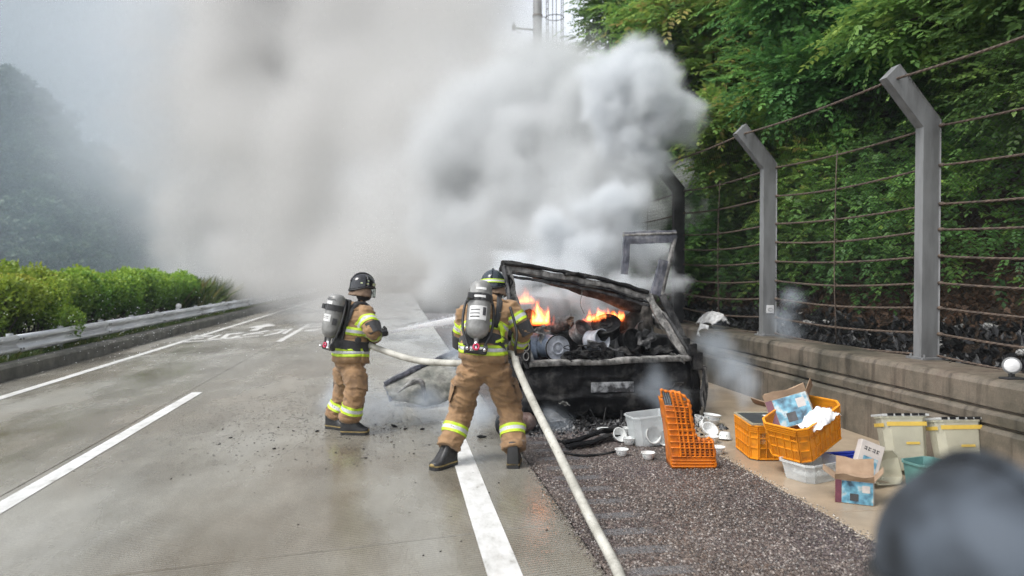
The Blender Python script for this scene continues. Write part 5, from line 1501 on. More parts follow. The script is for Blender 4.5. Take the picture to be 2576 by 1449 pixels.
    return tag(ob, label, 'flame', kind='stuff')
flame_volume('flame', 'orange flames above the bowl stack inside the car', at(1522,810,8.75), (.62,.3,.25), 3.0, 34)
flame_volume('flame', 'red and orange flames at the left inside the car', at(1358,820,8.8), (.38,.28,.36), 11.0, 34)
flame_volume('flame', 'small red flame by the upper left of the tailgate opening', at(1322,766,8.9), (.34,.28,.26), 17.0, 12)
# ------------------------------------------------------------------ crates and boxes beside the wall
M['orange'] = mat('orange_crate_plastic', (.74,.28,.012), (.42,.14,.012), 11, .35, .05, 40, .002, r2=.6, lo=.25, hi=.5)
M['orange_red'] = mat('melted_orange_plastic', (.72,.2,.012), (.3,.07,.012), 7, .32, .2, 25, .005, r2=.55, lo=.28, hi=.55)
M['crate_in'] = mat('crate_inside', (.62,.22,.012), (.5,.17,.01), 7, .5, .05)
def frosted(name, col, tr=.75, rough=.28):
    m, n, l, p = nt(name)
    t = tex_noise(n, l, 6, 5, .6); r = ramp(n, l, t.outputs[0], [(.3, tuple(c*.82 for c in col)), (.6, col)])
    l.new(r.outputs[0], p.inputs['Base Color']); p.inputs['Roughness'].default_value = rough
    l.new(bump(n, l, t.outputs[0], .15, .01), p.inputs['Normal'])
    tb = n.new('ShaderNodeBsdfTransparent'); tb.inputs[0].default_value = (.93,.95,.95,1)
    mx = n.new('ShaderNodeMixShader'); mx.inputs[0].default_value = tr; l.new(p.outputs[0], mx.inputs[1]); l.new(tb.outputs[0], mx.inputs[2])
    l.new(mx.outputs[0], n['Material Output'].inputs[0]); return m
M['clear'] = frosted('clear_plastic', (.82,.84,.84), .62)
M['milky'] = frosted('milky_plastic', (.6,.57,.44), .5, .3)
M['tape'] = mat('yellow_tape', (.62,.43,.08), (.5,.34,.06), 8, .35, .05)
M['blue_pl'] = mat('blue_plastic', (.02,.045,.36), (.015,.03,.26), 8, .3, .1, 30, .004)
M['teal_pl'] = mat('teal_plastic', (.12,.26,.24), (.08,.18,.17), 8, .35, .1)
M['bowl'] = mat('white_bowl_plastic', (.74,.75,.74), (.64,.65,.63), 12, .3, .03)
M['card'] = mat('cardboard', (.34,.24,.16), (.25,.17,.11), 9, .8, .2, 60, .003)
M['carton_white'] = mat('carton_pale_print', (.5,.46,.42), (.38,.35,.33), 9, .5, .05)
M['maroon'] = mat('carton_maroon_print', (.13,.035,.055), (.09,.025,.04), 12, .45, .03)
M['linen'] = mat('white_plastic_bag', (.8,.8,.8), (.7,.7,.71), 8, .5, .3, 18, .02)
def carton_print(name, seed):
    m, n, l, p = nt(name)
    co = n.new('ShaderNodeTexCoord').outputs['Object']; mp_ = n.new('ShaderNodeMapping'); mp_.inputs['Location'].default_value = (seed, seed, seed); l.new(co, mp_.inputs[0])
    a = tex_noise(n, l, 9, 3, .5, vec=mp_.outputs[0]); b_ = tex_noise(n, l, 24, 4, .6, vec=mp_.outputs[0])
    c = ramp(n, l, a.outputs[0], [(.36, (.025,.05,.075)), (.46, (.08,.2,.28)), (.54, (.14,.34,.44)), (.62, (.42,.47,.47)), (.7, (.1,.25,.34))])
    c = mixc(n, l, .5, c.outputs[0], ramp(n, l, b_.outputs[0], [(.35, (.45,.5,.5)), (.55, (1,1,1))]).outputs[0], 'MULTIPLY')
    l.new(c, p.inputs['Base Color']); p.inputs['Roughness'].default_value = .35; return m

def crate(label, L_=.60, W=.41, H=.325, ch=.06, inside=None):
    """stackable plastic crate: ribbed walls with lattice cells, three rim bands, chamfered corners"""
    root = tag(empty('plastic_crate'), label, 'crate', 'orange crates beside the wall')
    def foot(z):
        k = .93+.07*z/H; l_, w_ = L_/2*k, W/2*k
        return [Vector((x, y, z)) for x, y in ((-l_+ch,-w_),(l_-ch,-w_),(l_,-w_+ch),(l_,w_-ch),(l_-ch,w_),(-l_+ch,w_),(-l_,w_-ch),(-l_,-w_+ch))]
    bot, top = foot(.012), foot(H)
    cen = lambda z: Vector((0, 0, z))
    for i in range(8):
        a0, a1, b0, b1 = bot[i], bot[(i+1) % 8], top[i], top[(i+1) % 8]
        main = i % 2 == 0; nrm = (a1-a0).cross(b0-a0).normalized(); nrm = nrm if nrm.dot(a0-cen(0)) > 0 else -nrm
        P = lambda u, v, o=0: a0.lerp(a1, u).lerp(b0.lerp(b1, u), v)+nrm*o
        wid = (a1-a0).length; mb = MB()
        def hb(v, h, o=.007):   # horizontal rib
            mb.add([P(0,v-h,0),P(1,v-h,0),P(1,v+h,0),P(0,v+h,0),P(0,v-h,o),P(1,v-h,o),P(1,v+h,o),P(0,v+h,o)], [(0,1,2,3),(4,5,6,7),(0,1,5,4),(1,2,6,5),(2,3,7,6),(3,0,4,7)])
        def vb(u, w, v0, v1, o=.007):
            w = w/wid
            mb.add([P(u-w,v0,0),P(u+w,v0,0),P(u+w,v1,0),P(u-w,v1,0),P(u-w,v0,o),P(u+w,v0,o),P(u+w,v1,o),P(u-w,v1,o)], [(0,1,2,3),(4,5,6,7),(0,1,5,4),(1,2,6,5),(2,3,7,6),(3,0,4,7)])
        for v, h in ((.015,.018),(.33,.011),(.62,.011),(.80,.012),(.86,.012),(.92,.012),(.985,.016)): hb(v, h, .015 if v > .78 or v < .1 else .011)
        ncol = (6 if wid > .38 else 4) if main else 1
        us = [k/ncol for k in range(ncol+1)]
        for u in us: vb(min(max(u, .004/wid), 1-.004/wid), .004, 0, .8, .011)
        wl_ = keep(mb.build('wall_ribs' if main else 'corner_ribs', M['orange'], root), root); wl_.matrix_parent_inverse = Matrix.Identity(4)
        if main:
            # solid centre panel; open lattice in the outer cells
            pn, lt = MB(), MB(); cols = [(us[k], us[k+1]) for k in range(ncol)]
            for k, (u0, u1) in enumerate(cols):
                for (v0, v1, row) in ((.03,.32,0),(.34,.61,1),(.63,.79,2),(.80,.99,3)):
                    mid = abs((u0+u1)/2-.5) < .26
                    if (mid and row in (1,2)) or row == 3:
                        pn.add([P(u0,v0,.001),P(u1,v0,.001),P(u1,v1,.001),P(u0,v1,.001)], [(0,1,2,3)])
                    else:
                        cw, chh = (u1-u0)*wid, (v1-v0)*H; st = .021; w = .0022
                        for sg in (1, -1):
                            kk = -int(chh/st)-1
                            while kk*st < cw+chh:
                                x0 = kk*st; seg = []
                                for t in (0, 1):
                                    yy_ = t*chh; xx_ = x0+sg*yy_ if sg > 0 else x0+chh-yy_
                                    seg.append((xx_, yy_))
                                (xa, ya), (xb, yb) = seg
                                # clip to the cell
                                def clip(xa, ya, xb, yb):
                                    t0, t1 = 0, 1; dx = xb-xa
                                    for lim, s_ in ((0, 1), (cw, -1)):
                                        fa, fb = (xa-lim)*s_, (xb-lim)*s_
                                        if fa < 0 and fb < 0: return None
                                        if fa < 0: t0 = max(t0, fa/(fa-fb))
                                        elif fb < 0: t1 = min(t1, fa/(fa-fb))
                                    if t1-t0 < .05: return None
                                    return (xa+dx*t0, ya+(yb-ya)*t0, xa+dx*t1, ya+(yb-ya)*t1)
                                c_ = clip(xa, ya, xb, yb)
                                if c_:
                                    p0 = P(u0+c_[0]/wid, v0+c_[1]/H); p1 = P(u0+c_[2]/wid, v0+c_[3]/H); dd = (p1-p0).normalized().cross(nrm)*w
                                    lt.add([p0-dd, p1-dd, p1+dd, p0+dd], [(0,1,2,3)])
                                kk += 1
            if pn.v: o = keep(pn.build('panel', M['orange'], root, solid=.002), root); o.matrix_parent_inverse = Matrix.Identity(4)
            if lt.v: o = keep(lt.build('lattice', M['orange'], root, solid=.003), root); o.matrix_parent_inverse = Matrix.Identity(4); o['kind'] = 'stuff'
        else:
            o = MB().add([P(0,0),P(1,0),P(1,1),P(0,1)], [(0,1,2,3)]).build('corner_panel', M['orange'], root, solid=.003)
    rim = MB(); T1, T2 = foot(H), foot(H)
    out = [p+Vector((p.x,p.y,0)).normalized()*.014 for p in T1]; inn = [p-Vector((p.x,p.y,0)).normalized()*.004 for p in T1]
    rim.sheet([[*g_, g_[0]] for g_ in ([p-Vector((0,0,.012)) for p in out], out, inn, [p-Vector((0,0,.012)) for p in inn])]); rim.build('rim', M['orange'], root)
    bs = MB(); bs.add(bot, [tuple(range(8))]); bs.build('base', M['crate_in'], root, solid=.004)
    # moulded hand-grip text block on the short end
    return root

# upright crate standing on the gutter, a dark tray as its lid
c1 = crate('orange crate standing upright with a dark tray lying on top')
c1.location = (3.44, 6.56, .003); c1.rotation_euler = (0, 0, radians(80))
tr = tag(empty('tray', (3.44, 6.56, .337), radians(80)), 'dark grey shallow tray with pale rim covering the upright orange crate', 'tray')
MB().box((0,0,0), (.54,.36,.01)).build('base', mat('dark_tray_plastic', (.06,.065,.07), (.035,.04,.045), 8, .3, .05), tr)
rb = MB()
for a, b_ in (((-.28,-.195,0),(.28,-.195,0)),((.28,-.195,0),(.28,.195,0)),((.28,.195,0),(-.28,.195,0)),((-.28,.195,0),(-.28,-.195,0))): rb.bar(a, b_, .02, .022)
rb.build('rim', M['milky'], tr, bevel=.004)
MB().box((.1,-.05,.008), (.07,.05,.004)).build('sticker', M['label_white'], tr)

# tilted crate resting on the clear tray, full of packaging
c2 = crate('tilted orange crate holding a torn carton and a white bag')
EX = Vector((.86,.40,.22)).normalized(); 
F0 = at(2034,1172,5.62); FR = at(2150,1128,5.95); FL = at(1966,1140,6.02); FT = at(2021,1078,5.56)
ez = (FT-F0).normalized(); ex = (FR-F0); ex = (ex-ez*ex.dot(ez)).normalized(); ey = ez.cross(ex)
R_c2 = Matrix((ex, ey, ez)).transposed()
cc2 = F0 + ex*.285 + ey*.2
c2.matrix_world = Matrix.Translation(cc2) @ R_c2.to_4x4()
c2.location, c2.rotation_mode = cc2, 'XYZ'; c2.rotation_euler = R_c2.to_euler()
def carton(name, label, L_, W, H, prnt, flaps=True, side=None):
    root = tag(empty(name), label, 'carton')
    MB().box((0,0,H/2), (L_,W,H)).build('body', M['card'], root, bevel=.003)
    MB().box((L_*.08,-W/2-.0015,H*.5), (L_*.8,.002,H*.94)).build('front_print', prnt, root)
    MB().box((-L_*.41,-W/2-.002,H*.5), (L_*.16,.002,H*.96)).build('colour_strip', M['maroon'], root)
    MB().box((0,-W/2-.003,H*.3), (L_*.22,.002,H*.3)).build('picture', M['ink'], root)
    MB().box((L_*.3,-W/2-.003,H*.68), (L_*.2,.002,H*.3)).build('picture', M['carton_white'], root)
    MB().box((L_/2+.0015,0,H*.5), (.002,W*.9,H*.9)).build('side_print', prnt, root)
    if flaps:
        for k, (p0, p1, dd) in enumerate((((-L_/2,-W/2,H),(L_/2,-W/2,H),Vector((0,-.03,.05))), ((-L_/2,W/2,H),(L_/2,W/2,H),Vector((0,.05,.13))), ((-L_/2,-W/2,H),(-L_/2,W/2,H),Vector((-.10,0,.06))), ((L_/2,-W/2,H),(L_/2,W/2,H),Vector((.07,0,.09))))):
            p0, p1 = Vector(p0), Vector(p1)
            G = [[p0.lerp(p1, u)+dd*v+Vector((0,0,.012*math.sin(u*7+k)*v)) for u in (0,.25,.5,.75,1)] for v in (0,.5,1)]
            MB().sheet(G).build('flap', M['card'], root, solid=.004)
    return root
PR1, PR2 = carton_print('blue_carton_print', 1.0), carton_print('blue_carton_print', 5.0)
k1 = carton('carton', 'torn blue printed carton sticking out of the tilted orange crate', .36, .24, .27, PR1)
k1.matrix_basis = Matrix.Translation(at(2005,1040,5.98)-Vector((0,0,.13))) @ Matrix.Rotation(radians(-28),4,'Z') @ Matrix.Rotation(radians(-20),4,'Y') @ Matrix.Rotation(radians(-22),4,'X')
# white bag
n_ = 22; G = []
for i in range(n_+1):
    G.append([])
    for j in range(n_+1):
        u, v = i/n_-.5, j/n_-.5; r_ = math.hypot(u, v)
        z = .09*(1-min(1, (r_*2)**2)) + .035*mnoise.noise(Vector((u*7, v*7, 1))) + .018*abs(mnoise.noise(Vector((u*16, v*16, 4))))
        G[-1].append((u*.36, v*.2, z))
bg = MB().sheet(G).build('bag', M['linen'], smooth=True, solid=.004); bg.matrix_basis = Matrix.Translation(at(2060,1056,5.72)) @ R_c2.to_4x4()
tag(bg, 'crumpled white plastic bag on top of the tilted orange crate', 'bag')

# clear tray under the tilted crate
def tub(name, label, L_, W, H, m_, cat, lip=.012, taper=.86, ribs=True):
    root = tag(empty(name), label, cat); b = MB()
    def oct_(k, z, c=.05): l_, w_ = L_/2*k, W/2*k; return [(x, y, z) for x, y in ((-l_+c,-w_),(l_-c,-w_),(l_,-w_+c),(l_,w_-c),(l_-c,w_),(-l_+c,w_),(-l_,w_-c),(-l_,-w_+c))]
    rings = [oct_(taper, 0), oct_(taper+.02, .012), oct_(1, H)]
    b.add(rings[0], [tuple(range(8))]); b.sheet([r+[r[0]] for r in rings]); b.build('shell', m_, root, solid=.004, bevel=.003)
    r_ = MB(); a, c_ = oct_(1, H), oct_(1+.05, H); d = oct_(1+.05, H-.014); r_.sheet([q+[q[0]] for q in (a, c_, d)]); r_.build('rim', m_, root, solid=.004)
    return root
t1 = tub('storage_tray', 'clear plastic tray lying under the tilted orange crate', .5, .34, .155, M['clear'], 'tray'); t1.location = (3.45, 5.72, .005); t1.rotation_euler = (0, 0, radians(20))
r4 = random.Random(3); fl = empty('plastic_wrap', (3.45,5.7,.01)); tag(fl, 'crumpled clear wrap inside the tray below the tilted crate', 'wrap')
G = [[(-.17+.34*u, -.1+.2*v, .03+.07*abs(mnoise.noise(Vector((u*6,v*6,8))))+.02*mnoise.noise(Vector((u*14,v*14,2)))) for u in [i/18 for i in range(19)]] for v in [j/14 for j in range(15)]]
o = MB().sheet(G).build('sheet', M['clear'], fl, smooth=True, solid=.002); fl.rotation_euler = (0,0,radians(20))

# cartons at the right
k2 = carton('carton', 'open blue and maroon printed carton standing on the gutter', .3, .22, .2, PR2)
k2.location = (3.70, 5.02, .005); k2.rotation_euler = (0, 0, radians(-34)); 
q = gp(2150, 1270); k2.location = (q.x+.05, q.y+.08, .004); k2.scale = (.88,.88,.88)
k3 = tag(empty('carton'), 'small pale carton with a grey photo, leaning on the printed carton', 'carton')
MB().box((0,0,.15), (.19,.07,.3)).build('body', M['carton_white'], k3, bevel=.003)
MB().box((.005,-.0365,.115), (.12,.002,.13)).build('photo', carton_print('grey_photo_print', 9.0), k3)
MB().box((.01,-.0375,.1), (.06,.002,.07)).build('photo_detail', M['ink'], k3)
for k, x in enumerate((-.055,-.02,.015,.05)):
    g_ = MB()
    g_.box((x,-.037,.25), (.022,.002,.005)).box((x+.008*(-1)**k,-.037,.24), (.005,.002,.03)).box((x-.004,-.037,.232), (.018,.002,.005)); g_.build('printed_character', M['ink'], k3)
k3.matrix_basis = Matrix.Translation(at(2168,1205,5.35)) @ Matrix.Rotation(radians(-10),4,'Z') @ Matrix.Rotation(radians(22),4,'Y') @ Matrix.Rotation(radians(-14),4,'X')
# storage boxes with taped lids by the wall
def box_lidded(label, loc, rz, L_, W, H, latch):
    root = tub('storage_box', label, L_, W, H, M['milky'], 'storage box'); root.location = loc; root.rotation_euler = (radians(-13),0,rz)
    MB().box((0,0,H+.012), (L_*1.06,W*1.06,.02)).build('lid', M['clear'], root, bevel=.004)
    for x in (-.36,-.18,.02,.2,.36): MB().box((x*L_,-W*.535,H+.016), (.05,.014,.022)).build('latch', latch, root, bevel=.003)
    MB().box((-.0,-W*.506,H*.86), (L_*.9,.004,.035)).build('tape', M['tape'], root); MB().box((L_*.1,-W*.49,H*.5), (L_*.3,.004,.02)).build('tape', M['tape'], root)
    MB().box((-L_*.5,0,H*.84), (.006,W*.8,.03)).build('tape', M['tape'], root)
    return root
box_lidded('taped milky storage box standing nearest the crates by the wall', (4.30,5.72,.03), radians(-8), .38, .2, .45, M['char'])
box_lidded('taped milky storage box, partly hidden behind the blurred shoulder', (4.72,5.60,.03), radians(-6), .4, .2, .43, M['char'])
# blue lid and teal tub
bl = tag(empty('lid', (3.93,5.98,.06)), 'bright blue ribbed plastic lid lying behind the tilted crate', 'lid'); bl.rotation_euler = (.3,.05,.25)
MB().box((0,0,0), (.46,.3,.012)).build('plate', M['blue_pl'], bl, bevel=.005)
for k in range(6): MB().box((0,-.12+.045*k,.01), (.42,.012,.014)).build('rib', M['blue_pl'], bl, bevel=.003)
t2 = tub('plastic_tub', 'milky plastic tub lying between the tilted crate and the pale carton', .34, .26, .16, M['milky'], 'tub'); t2.location = (3.84,5.55,.1); t2.rotation_euler = (1.25,.1,.3)
t3 = tub('plastic_tub', 'teal tinted plastic tub at the foot of the storage boxes', .32, .24, .2, M['teal_pl'], 'tub'); t3.location = (4.2,5.35,.003); t3.rotation_euler = (0,0,.2)

# half-melted crate standing on end
mc = tag(empty('plastic_crate', gp(1745,1178)), 'half-melted orange-red crate standing on its end in front of the car', 'crate')
mcO = gp(1690, 1178); ux = (gp(1803,1178)-mcO).normalized(); mcL = (gp(1803,1182)-mcO).length
nrm_ = Vector((ux.y,-ux.x,0)); nrm_ = nrm_ if nrm_.y < 0 else -nrm_
HT = .70
def MP(u, v, o=0.0):
    """u across 0..1, v up 0..1: leans left, warps like heated plastic"""
    x = u*mcL; lean = -.055*v-.05*v*v
    w = .014*mnoise.noise(Vector((u*2.5, v*3, 1)))+.03*max(0, v-.75)*math.sin(u*9)
    return mcO+ux*(x*(1-.10*max(0,v-.75)/.25)+lean+.008*mnoise.noise(Vector((u*4,v*7,5))))+Vector((0,0,v*HT*(1-.04*u)))+nrm_*(o+.05*v-w)
def inside(u, v):
    e = .02*mnoise.noise(Vector((u*9, v*9, 2)))
    return u < (1.02 if v < .40+e else (.60-.12*(v-.4)+e if v < .8 else .62-.9*(v-.8)+e*2 if v > .88 else .58+e))
def mbar(u0, v0, u1, v1, w, name, o=.01, th=.012, m_='orange_red', n=12):
    run = []; runs = []
    for k in range(n+1):
        t = k/n; u, v = u0+(u1-u0)*t, v0+(v1-v0)*t
        if inside(u, v): run.append((u, v))
        elif run: runs.append(run); run = []
    if run: runs.append(run)
    for rr_ in runs:
        if len(rr_) < 2: continue
        keep(MB().tube([MP(u, v, o) for u, v in rr_], w, 6, flat=.6).build(name, M[m_], smooth=True), mc)
for v in (.16,.27,.345,.43,.50,.58,.66,.74,.80): mbar(0, v, 1, v, .008, 'rib', .016)
for v in [.19+.036*k for k in range(23)]: mbar(.22, v, .97, v, .0085, 'slat', .004)
for u in (.22,.33,.44,.55,.67,.79,.90,.98): mbar(u, .15, u-.0, 1.0, .018, 'upright', .006, n=24)
# solid left strip and solid foot
for (ua, ub, va, vb_, nm) in ((0,.22,.0,.80,'side_panel'), (0,1,0,.15,'foot_panel')):
    nu, nv_ = 6, 16
    G = [[MP(ua+(ub-ua)*i/nu, va+(vb_-va)*j/nv_, .004) for i in range(nu+1)] for j in range(nv_+1)]
    keep(MB().sheet(G).build(nm, M['orange_red'], smooth=True, solid=.005), mc)
for v in (.03,.07,.11): mbar(0, v, 1, v, .010, 'rib', .012)
b_in = MB()
for i in range(18):
    for j in range(26):
        u, v = .2+.8*i/18, .14+.84*j/26
        if inside(u+.03, v+.02): b_in.add([MP(u,v,-.03), MP(u+.8/18,v,-.03), MP(u+.8/18,v+.84/26,-.03), MP(u,v+.84/26,-.03)], [(0,1,2,3)])
keep(b_in.build('inner_panel', mat('ashy_inner_panel', (.5,.33,.2), (.3,.1,.02), 14, .6, .2)), mc)
# side wall going back from the left edge, base wall and the sooted inner side
G = [[MP(0, j/16, -.22*i/5) for i in range(6)] for j in range(15)]
keep(MB().sheet(G).build('end_panel', M['orange_red'], smooth=True, solid=.005), mc)
G = [[MP(i/6, .0, -.2*j/5)+Vector((0,0,.006)) for i in range(7)] for j in range(6)]
keep(MB().sheet(G).build('bottom_panel', M['orange_red'], smooth=True, solid=.005), mc)
G = [[MP(1, .38*j/10, -.14*i/5) for i in range(6)] for j in range(11)]
keep(MB().sheet(G).build('end_panel', M['orange_red'], smooth=True, solid=.005), mc)
# rolled molten edge
edge = [(1.0,.02),(1.0,.2),(.98,.36),(.9,.40),(.78,.37),(.66,.40),(.60,.45),(.58,.52),(.585,.6),(.57,.7),(.58,.79),(.6,.86),(.55,.93),(.45,.975),(.3,.99),(.12,.985),(0,1.0),(-.02,.9)]
keep(MB().tube(spline([MP(u, v, .004) for u, v in edge], 4), [.011+.005*math.sin(k*1.7) for k in range(4*17+1)], 7).build('molten_edge', M['orange_red'], smooth=True), mc)
for k in range(5): mbar(.02+.05*k, .82, .02+.05*k, 1.0, .006, 'upright', .004, m_='ashpanel', n=8)

# clear box with bowls beside the melted crate
t4 = tub('storage_tray', 'flared clear plastic box standing left of the half-melted crate', .44, .3, .30, M['clear'], 'tray'); q = gp(1635,1118); t4.location = (q.x+.03, q.y+.05, .006); t4.rotation_euler = (0, radians(-4), radians(6))
def bowl(label, loc, r=.062, h=.062, tilt=None, grp='white bowls scattered on the shoulder'):
    global _bowl
    if _bowl is None:
        root = empty('bowl')
        MB().lathe([(.6,0),(.64,.02),(.72,.08),(.9,.6),(.97,.9),(1.06,.92),(1.06,1.0),(.95,1.0),(.86,.6),(.62,.12),(.001,.1)], (0,0,0), n=24).build('wall', M['bowl'], root, smooth=True, angle=50)
        for a in (.4,1.6,2.7,3.9,5.1):
            MB().add([((.83+.07*k)*1.02*cos(a+da), (.83+.07*k)*1.02*sin(a+da), .42+.2*k) for k, da in ((0,0),(0,.13),(1,.2),(1,.1))], [(0,1,2,3)]).build('mark', M['teal_pl'], root)
        _bowl = root
    else: root = copy_tree(_bowl)
    root.location = loc; root.scale = (r, r, h)
    root.rotation_euler = tilt or (0, 0, rng.uniform(0, 6))
    return tag(root, label, 'bowl', grp)
_bowl = None
def gb2(x, y, z=.004): q = gp(x, y); return (q.x, q.y+.05, z)
bowl('white bowl on the asphalt, left of the two in front of the clear box', gb2(1568,1150))
bowl('white bowl on the asphalt, right of the two in front of the clear box', gb2(1635,1159))
bowl('white bowl on the gutter edge directly right of the half-melted crate', gb2(1812,1145), .066, .066)
bowl('white bowl touching the melted crate, behind the one on the gutter edge', gb2(1797,1117), .066, .066)
bowl('white bowl upside down against the upright orange crate', (*gb2(1829,1108)[:2], .08), .07, .075, (pi*.95, .1, 0))
bowl('large white bowl tipped towards the camera behind the melted crate', gb2(1785,1098,.03), .085, .07, (.7, .2, 0))
bowl('stacked white bowl, lower of the pair behind the tipped bowl', gb2(1795,1072), .095, .075)
bowl('stacked white bowl, upper of the pair behind the tipped bowl', gb2(1795,1072,.05), .095, .075, (.1,.08,1))
bowl('white bowl under the burnt rear fender', gb2(1765,1068), .085, .07, (.2,.3,0))
bowl('white bowl on its side between the crates near the car', gb2(1770,1085,.05), .075, .07, (1.2,.3,.5))
bowl('sooty bowl lying left of the clear box by the black strip', gb2(1523,1098), .075, .07)
bowl('tilted bowl leaning on the black charred strip', gb2(1555,1112,.04), .075, .07, (.9,.5,0))
bowl('white cup-shaped bowl stacked by the left side of the clear box', gb2(1581,1105,.03), .062, .08)
bowl('pale bowl below the cup-shaped bowl at the clear box', gb2(1586,1122), .062, .07)
bowl('white bowl lying inside the clear box', (t4.location.x-.05, t4.location.y-.08, .1), .085, .08, (1.3,0,.3))
bowl('second bowl inside the clear box, close to the melted crate', (t4.location.x+.12, t4.location.y-.06, .08), .08, .09, (1.5,0,-.2))

# charred strip of bumper on the asphalt
cs = tag(empty('charred_strip', gp(1500,1130)), 'long black charred strip lying in front of the burnt car', 'debris')
for k, (dy, hz2, w) in enumerate(((0,.05,.04),(.06,.10,.03),(.13,.07,.05))):
    P = [gp(1425,1132)+Vector((0,dy,hz2*.6)), gp(1480,1126)+Vector((0,dy,hz2)), gp(1530,1115)+Vector((0,dy+.05,hz2*1.2)), gp(1572,1108)+Vector((0,dy+.06,hz2))]
    Q = spline(P, 6); Q = [p+Vector((0,0,nzv(p,9,.015))) for p in Q]
    keep(MB().tube(Q, [w*(1+.3*mnoise.noise(p*8)) for p in Q], 7, flat=.5).build('slat', M['char'], smooth=True), cs)
keep(MB().tube(spline([gp(1420,1140,.01), gp(1470,1146,.015), gp(1530,1140,.01), gp(1570,1130,.012)], 6), .012, 6).build('burnt_cable', M['char'], smooth=True), cs)
# scorched drum by the car's left rear wheel
dm = tag(empty('gas_bottle', gp(1258,1098)), 'scorched metal bottle with a black end lying behind the wide-legged firefighter', 'bottle')
c = gp(1262,1098)+Vector((.0,.06,.105)); ax = Vector((.9,.42,0)).normalized()
keep(MB().lathe([(.0,0),(.085,0),(.102,.012),(.102,.03),(.09,.04),(.0,.04)], c-ax*.02, ax, 26).build('end_ring', M['char'], smooth=True, angle=40), dm)
keep(MB().lathe([(.095,.02),(.105,.05),(.108,.3),(.1,.37),(.06,.42),(.0,.43)], c, ax, 26).build('body', burnt('scorched_paint', (.1,.06,.05), (.24,.17,.15), (.36,.31,.29), 7, .6), smooth=True), dm)
# pale scorched sheet draped over the wall top behind the car
bm_ = atX(1782, 795, 5.15); n_ = 20; G = []
for i in range(n_+1):
    G.append([])
    for j in range(n_+1):
        u, v = i/n_, j/n_
        r_ = .17+.05*mnoise.noise(Vector((u*4, v*4, 1)))
        G[-1].append((bm_.x-.12+.3*u+.05*math.sin(v*7), bm_.y-.42+.7*v, .83+.30*math.sin(pi*min(1,max(0,.1+.75*u)))*math.sin(pi*(.15+.7*v))*(1-.35*v)+.05*mnoise.noise(Vector((u*7,v*7,3)))))
dsh = MB().sheet(G).build('melted_lamp', mat('ash_white_plastic', (.72,.72,.71), (.25,.25,.25), 6, .7, .5, 30, .01), smooth=True, solid=.02)
tag(dsh, 'ash-white melted lump lying on the wall top beside the smoking car', 'debris')
flp = MB().sheet([[(bm_.x-.15-.06*v+.02*math.sin(u*5), bm_.y-.36+.3*u, .87-.2*v+.03*u) for u in [i/8 for i in range(9)]] for v in [j/6 for j in range(7)]]).build('drip', dsh.data.materials[0], smooth=True, solid=.012); keep(flp, dsh)
# small charred chips over the wet concrete and around the car
chips = []
for s in range(4):
    b = MB().ell((0,0,0), (1,.7,.45), None, 8, 5); b.v = [tuple(Vector(p)*(1+.6*mnoise.noise(Vector(p)*2.1+Vector((s*5,s,0))))) for p in b.v]
    chips.append(b)
proto = [None]*4; r5 = random.Random(21)
PX = [(798,1086,9),(992,1074,14),(1020,1080,10),(1062,1081,11),(975,1100,6),(985,1112,5),(915,1130,6),(920,1153,8),(750,1320,5),(1108,1388,6),(1065,1398,6),(1160,1362,5),(1212,1101,16),(1080,1120,5),(880,1105,4),(690,1130,7),(640,1115,5),(580,1102,6),(552,1118,5),(1135,1300,4),(430,1205,4),(700,1075,5),(735,1095,4),(820,1180,4),(1190,1190,4),(1230,1240,4),(1255,1215,5),(860,1140,4),(1045,1215,4),(990,1150,4),(1010,1060,5),(945,1068,5),(1030,1140,4),(560,1080,5),(1375,1335,5),(1030,1290,3),(640,1240,3),(880,1240,3)]
for k in range(34): PX.append((r5.gauss(930,140), r5.uniform(1040,1150), r5.uniform(2.5,5)))
for k in range(60): PX.append((r5.uniform(1380,1800), r5.uniform(1080,1120), r5.uniform(5,13)))
for x, y, s in PX:
    k = r5.randrange(4)
    if proto[k] is None: proto[k] = chips[k].build('charred_fragment', M['char']); o = proto[k]
    else: o = proto[k].copy(); COL.objects.link(o)
    q = gp(x, y); sz_ = s*.5*(q-ORG).length/FPX*1.2
    o.location = (q.x, q.y, sz_*.3); o.scale = (sz_*r5.uniform(.8,1.5), sz_, sz_*r5.uniform(.6,1)); o.rotation_euler = (r5.uniform(-.3,.3), r5.uniform(-.3,.3), r5.uniform(0,6.3))
    near_car = y < 1121 and x > 1379
    tag(o, 'black charred fragment among the debris at the rear of the car' if near_car else 'small black charred fragment lying on the wet road', 'fragment', 'charred fragments behind the car' if near_car else 'charred fragments on the road')

# grit washed over the lane
M['grit'] = stone_mat('road_grit', [(0, (.02,.02,.02)), (.7, (.06,.055,.05)), (1, (.2,.18,.16))], .5)
n = 5200
gxy = np.stack([nrng.normal(-.9,1.0,n), nrng.normal(9.3,1.5,n)], -1); gxy = gxy[(gxy[:,0] < 1.1) & (gxy[:,1] > 6.6)]
oc = np.array([(1,0,0),(-1,0,0),(0,1,0),(0,-1,0),(0,0,1),(0,0,-1)], float); of = np.array([(0,2,4),(2,1,4),(1,3,4),(3,0,4),(2,0,5),(1,2,5),(3,1,5),(0,3,5)])
nn_ = len(gxy); sg = .002+.006*nrng.random(nn_)**3; v = oc[None]*sg[:,None,None]*nrng.uniform(.5,1.6,(nn_,6,1))*np.array([1.6,1,.5])
v[...,0] += gxy[:,None,0]; v[...,1] += gxy[:,None,1]; v[...,2] += .002
gr_ = np_mesh('grit', v.reshape(-1,3), (of[None]+(np.arange(nn_)*6)[:,None,None]).reshape(-1,3), M['grit'], None, np.repeat(nrng.random(nn_),6)); tag(gr_, kind='stuff')
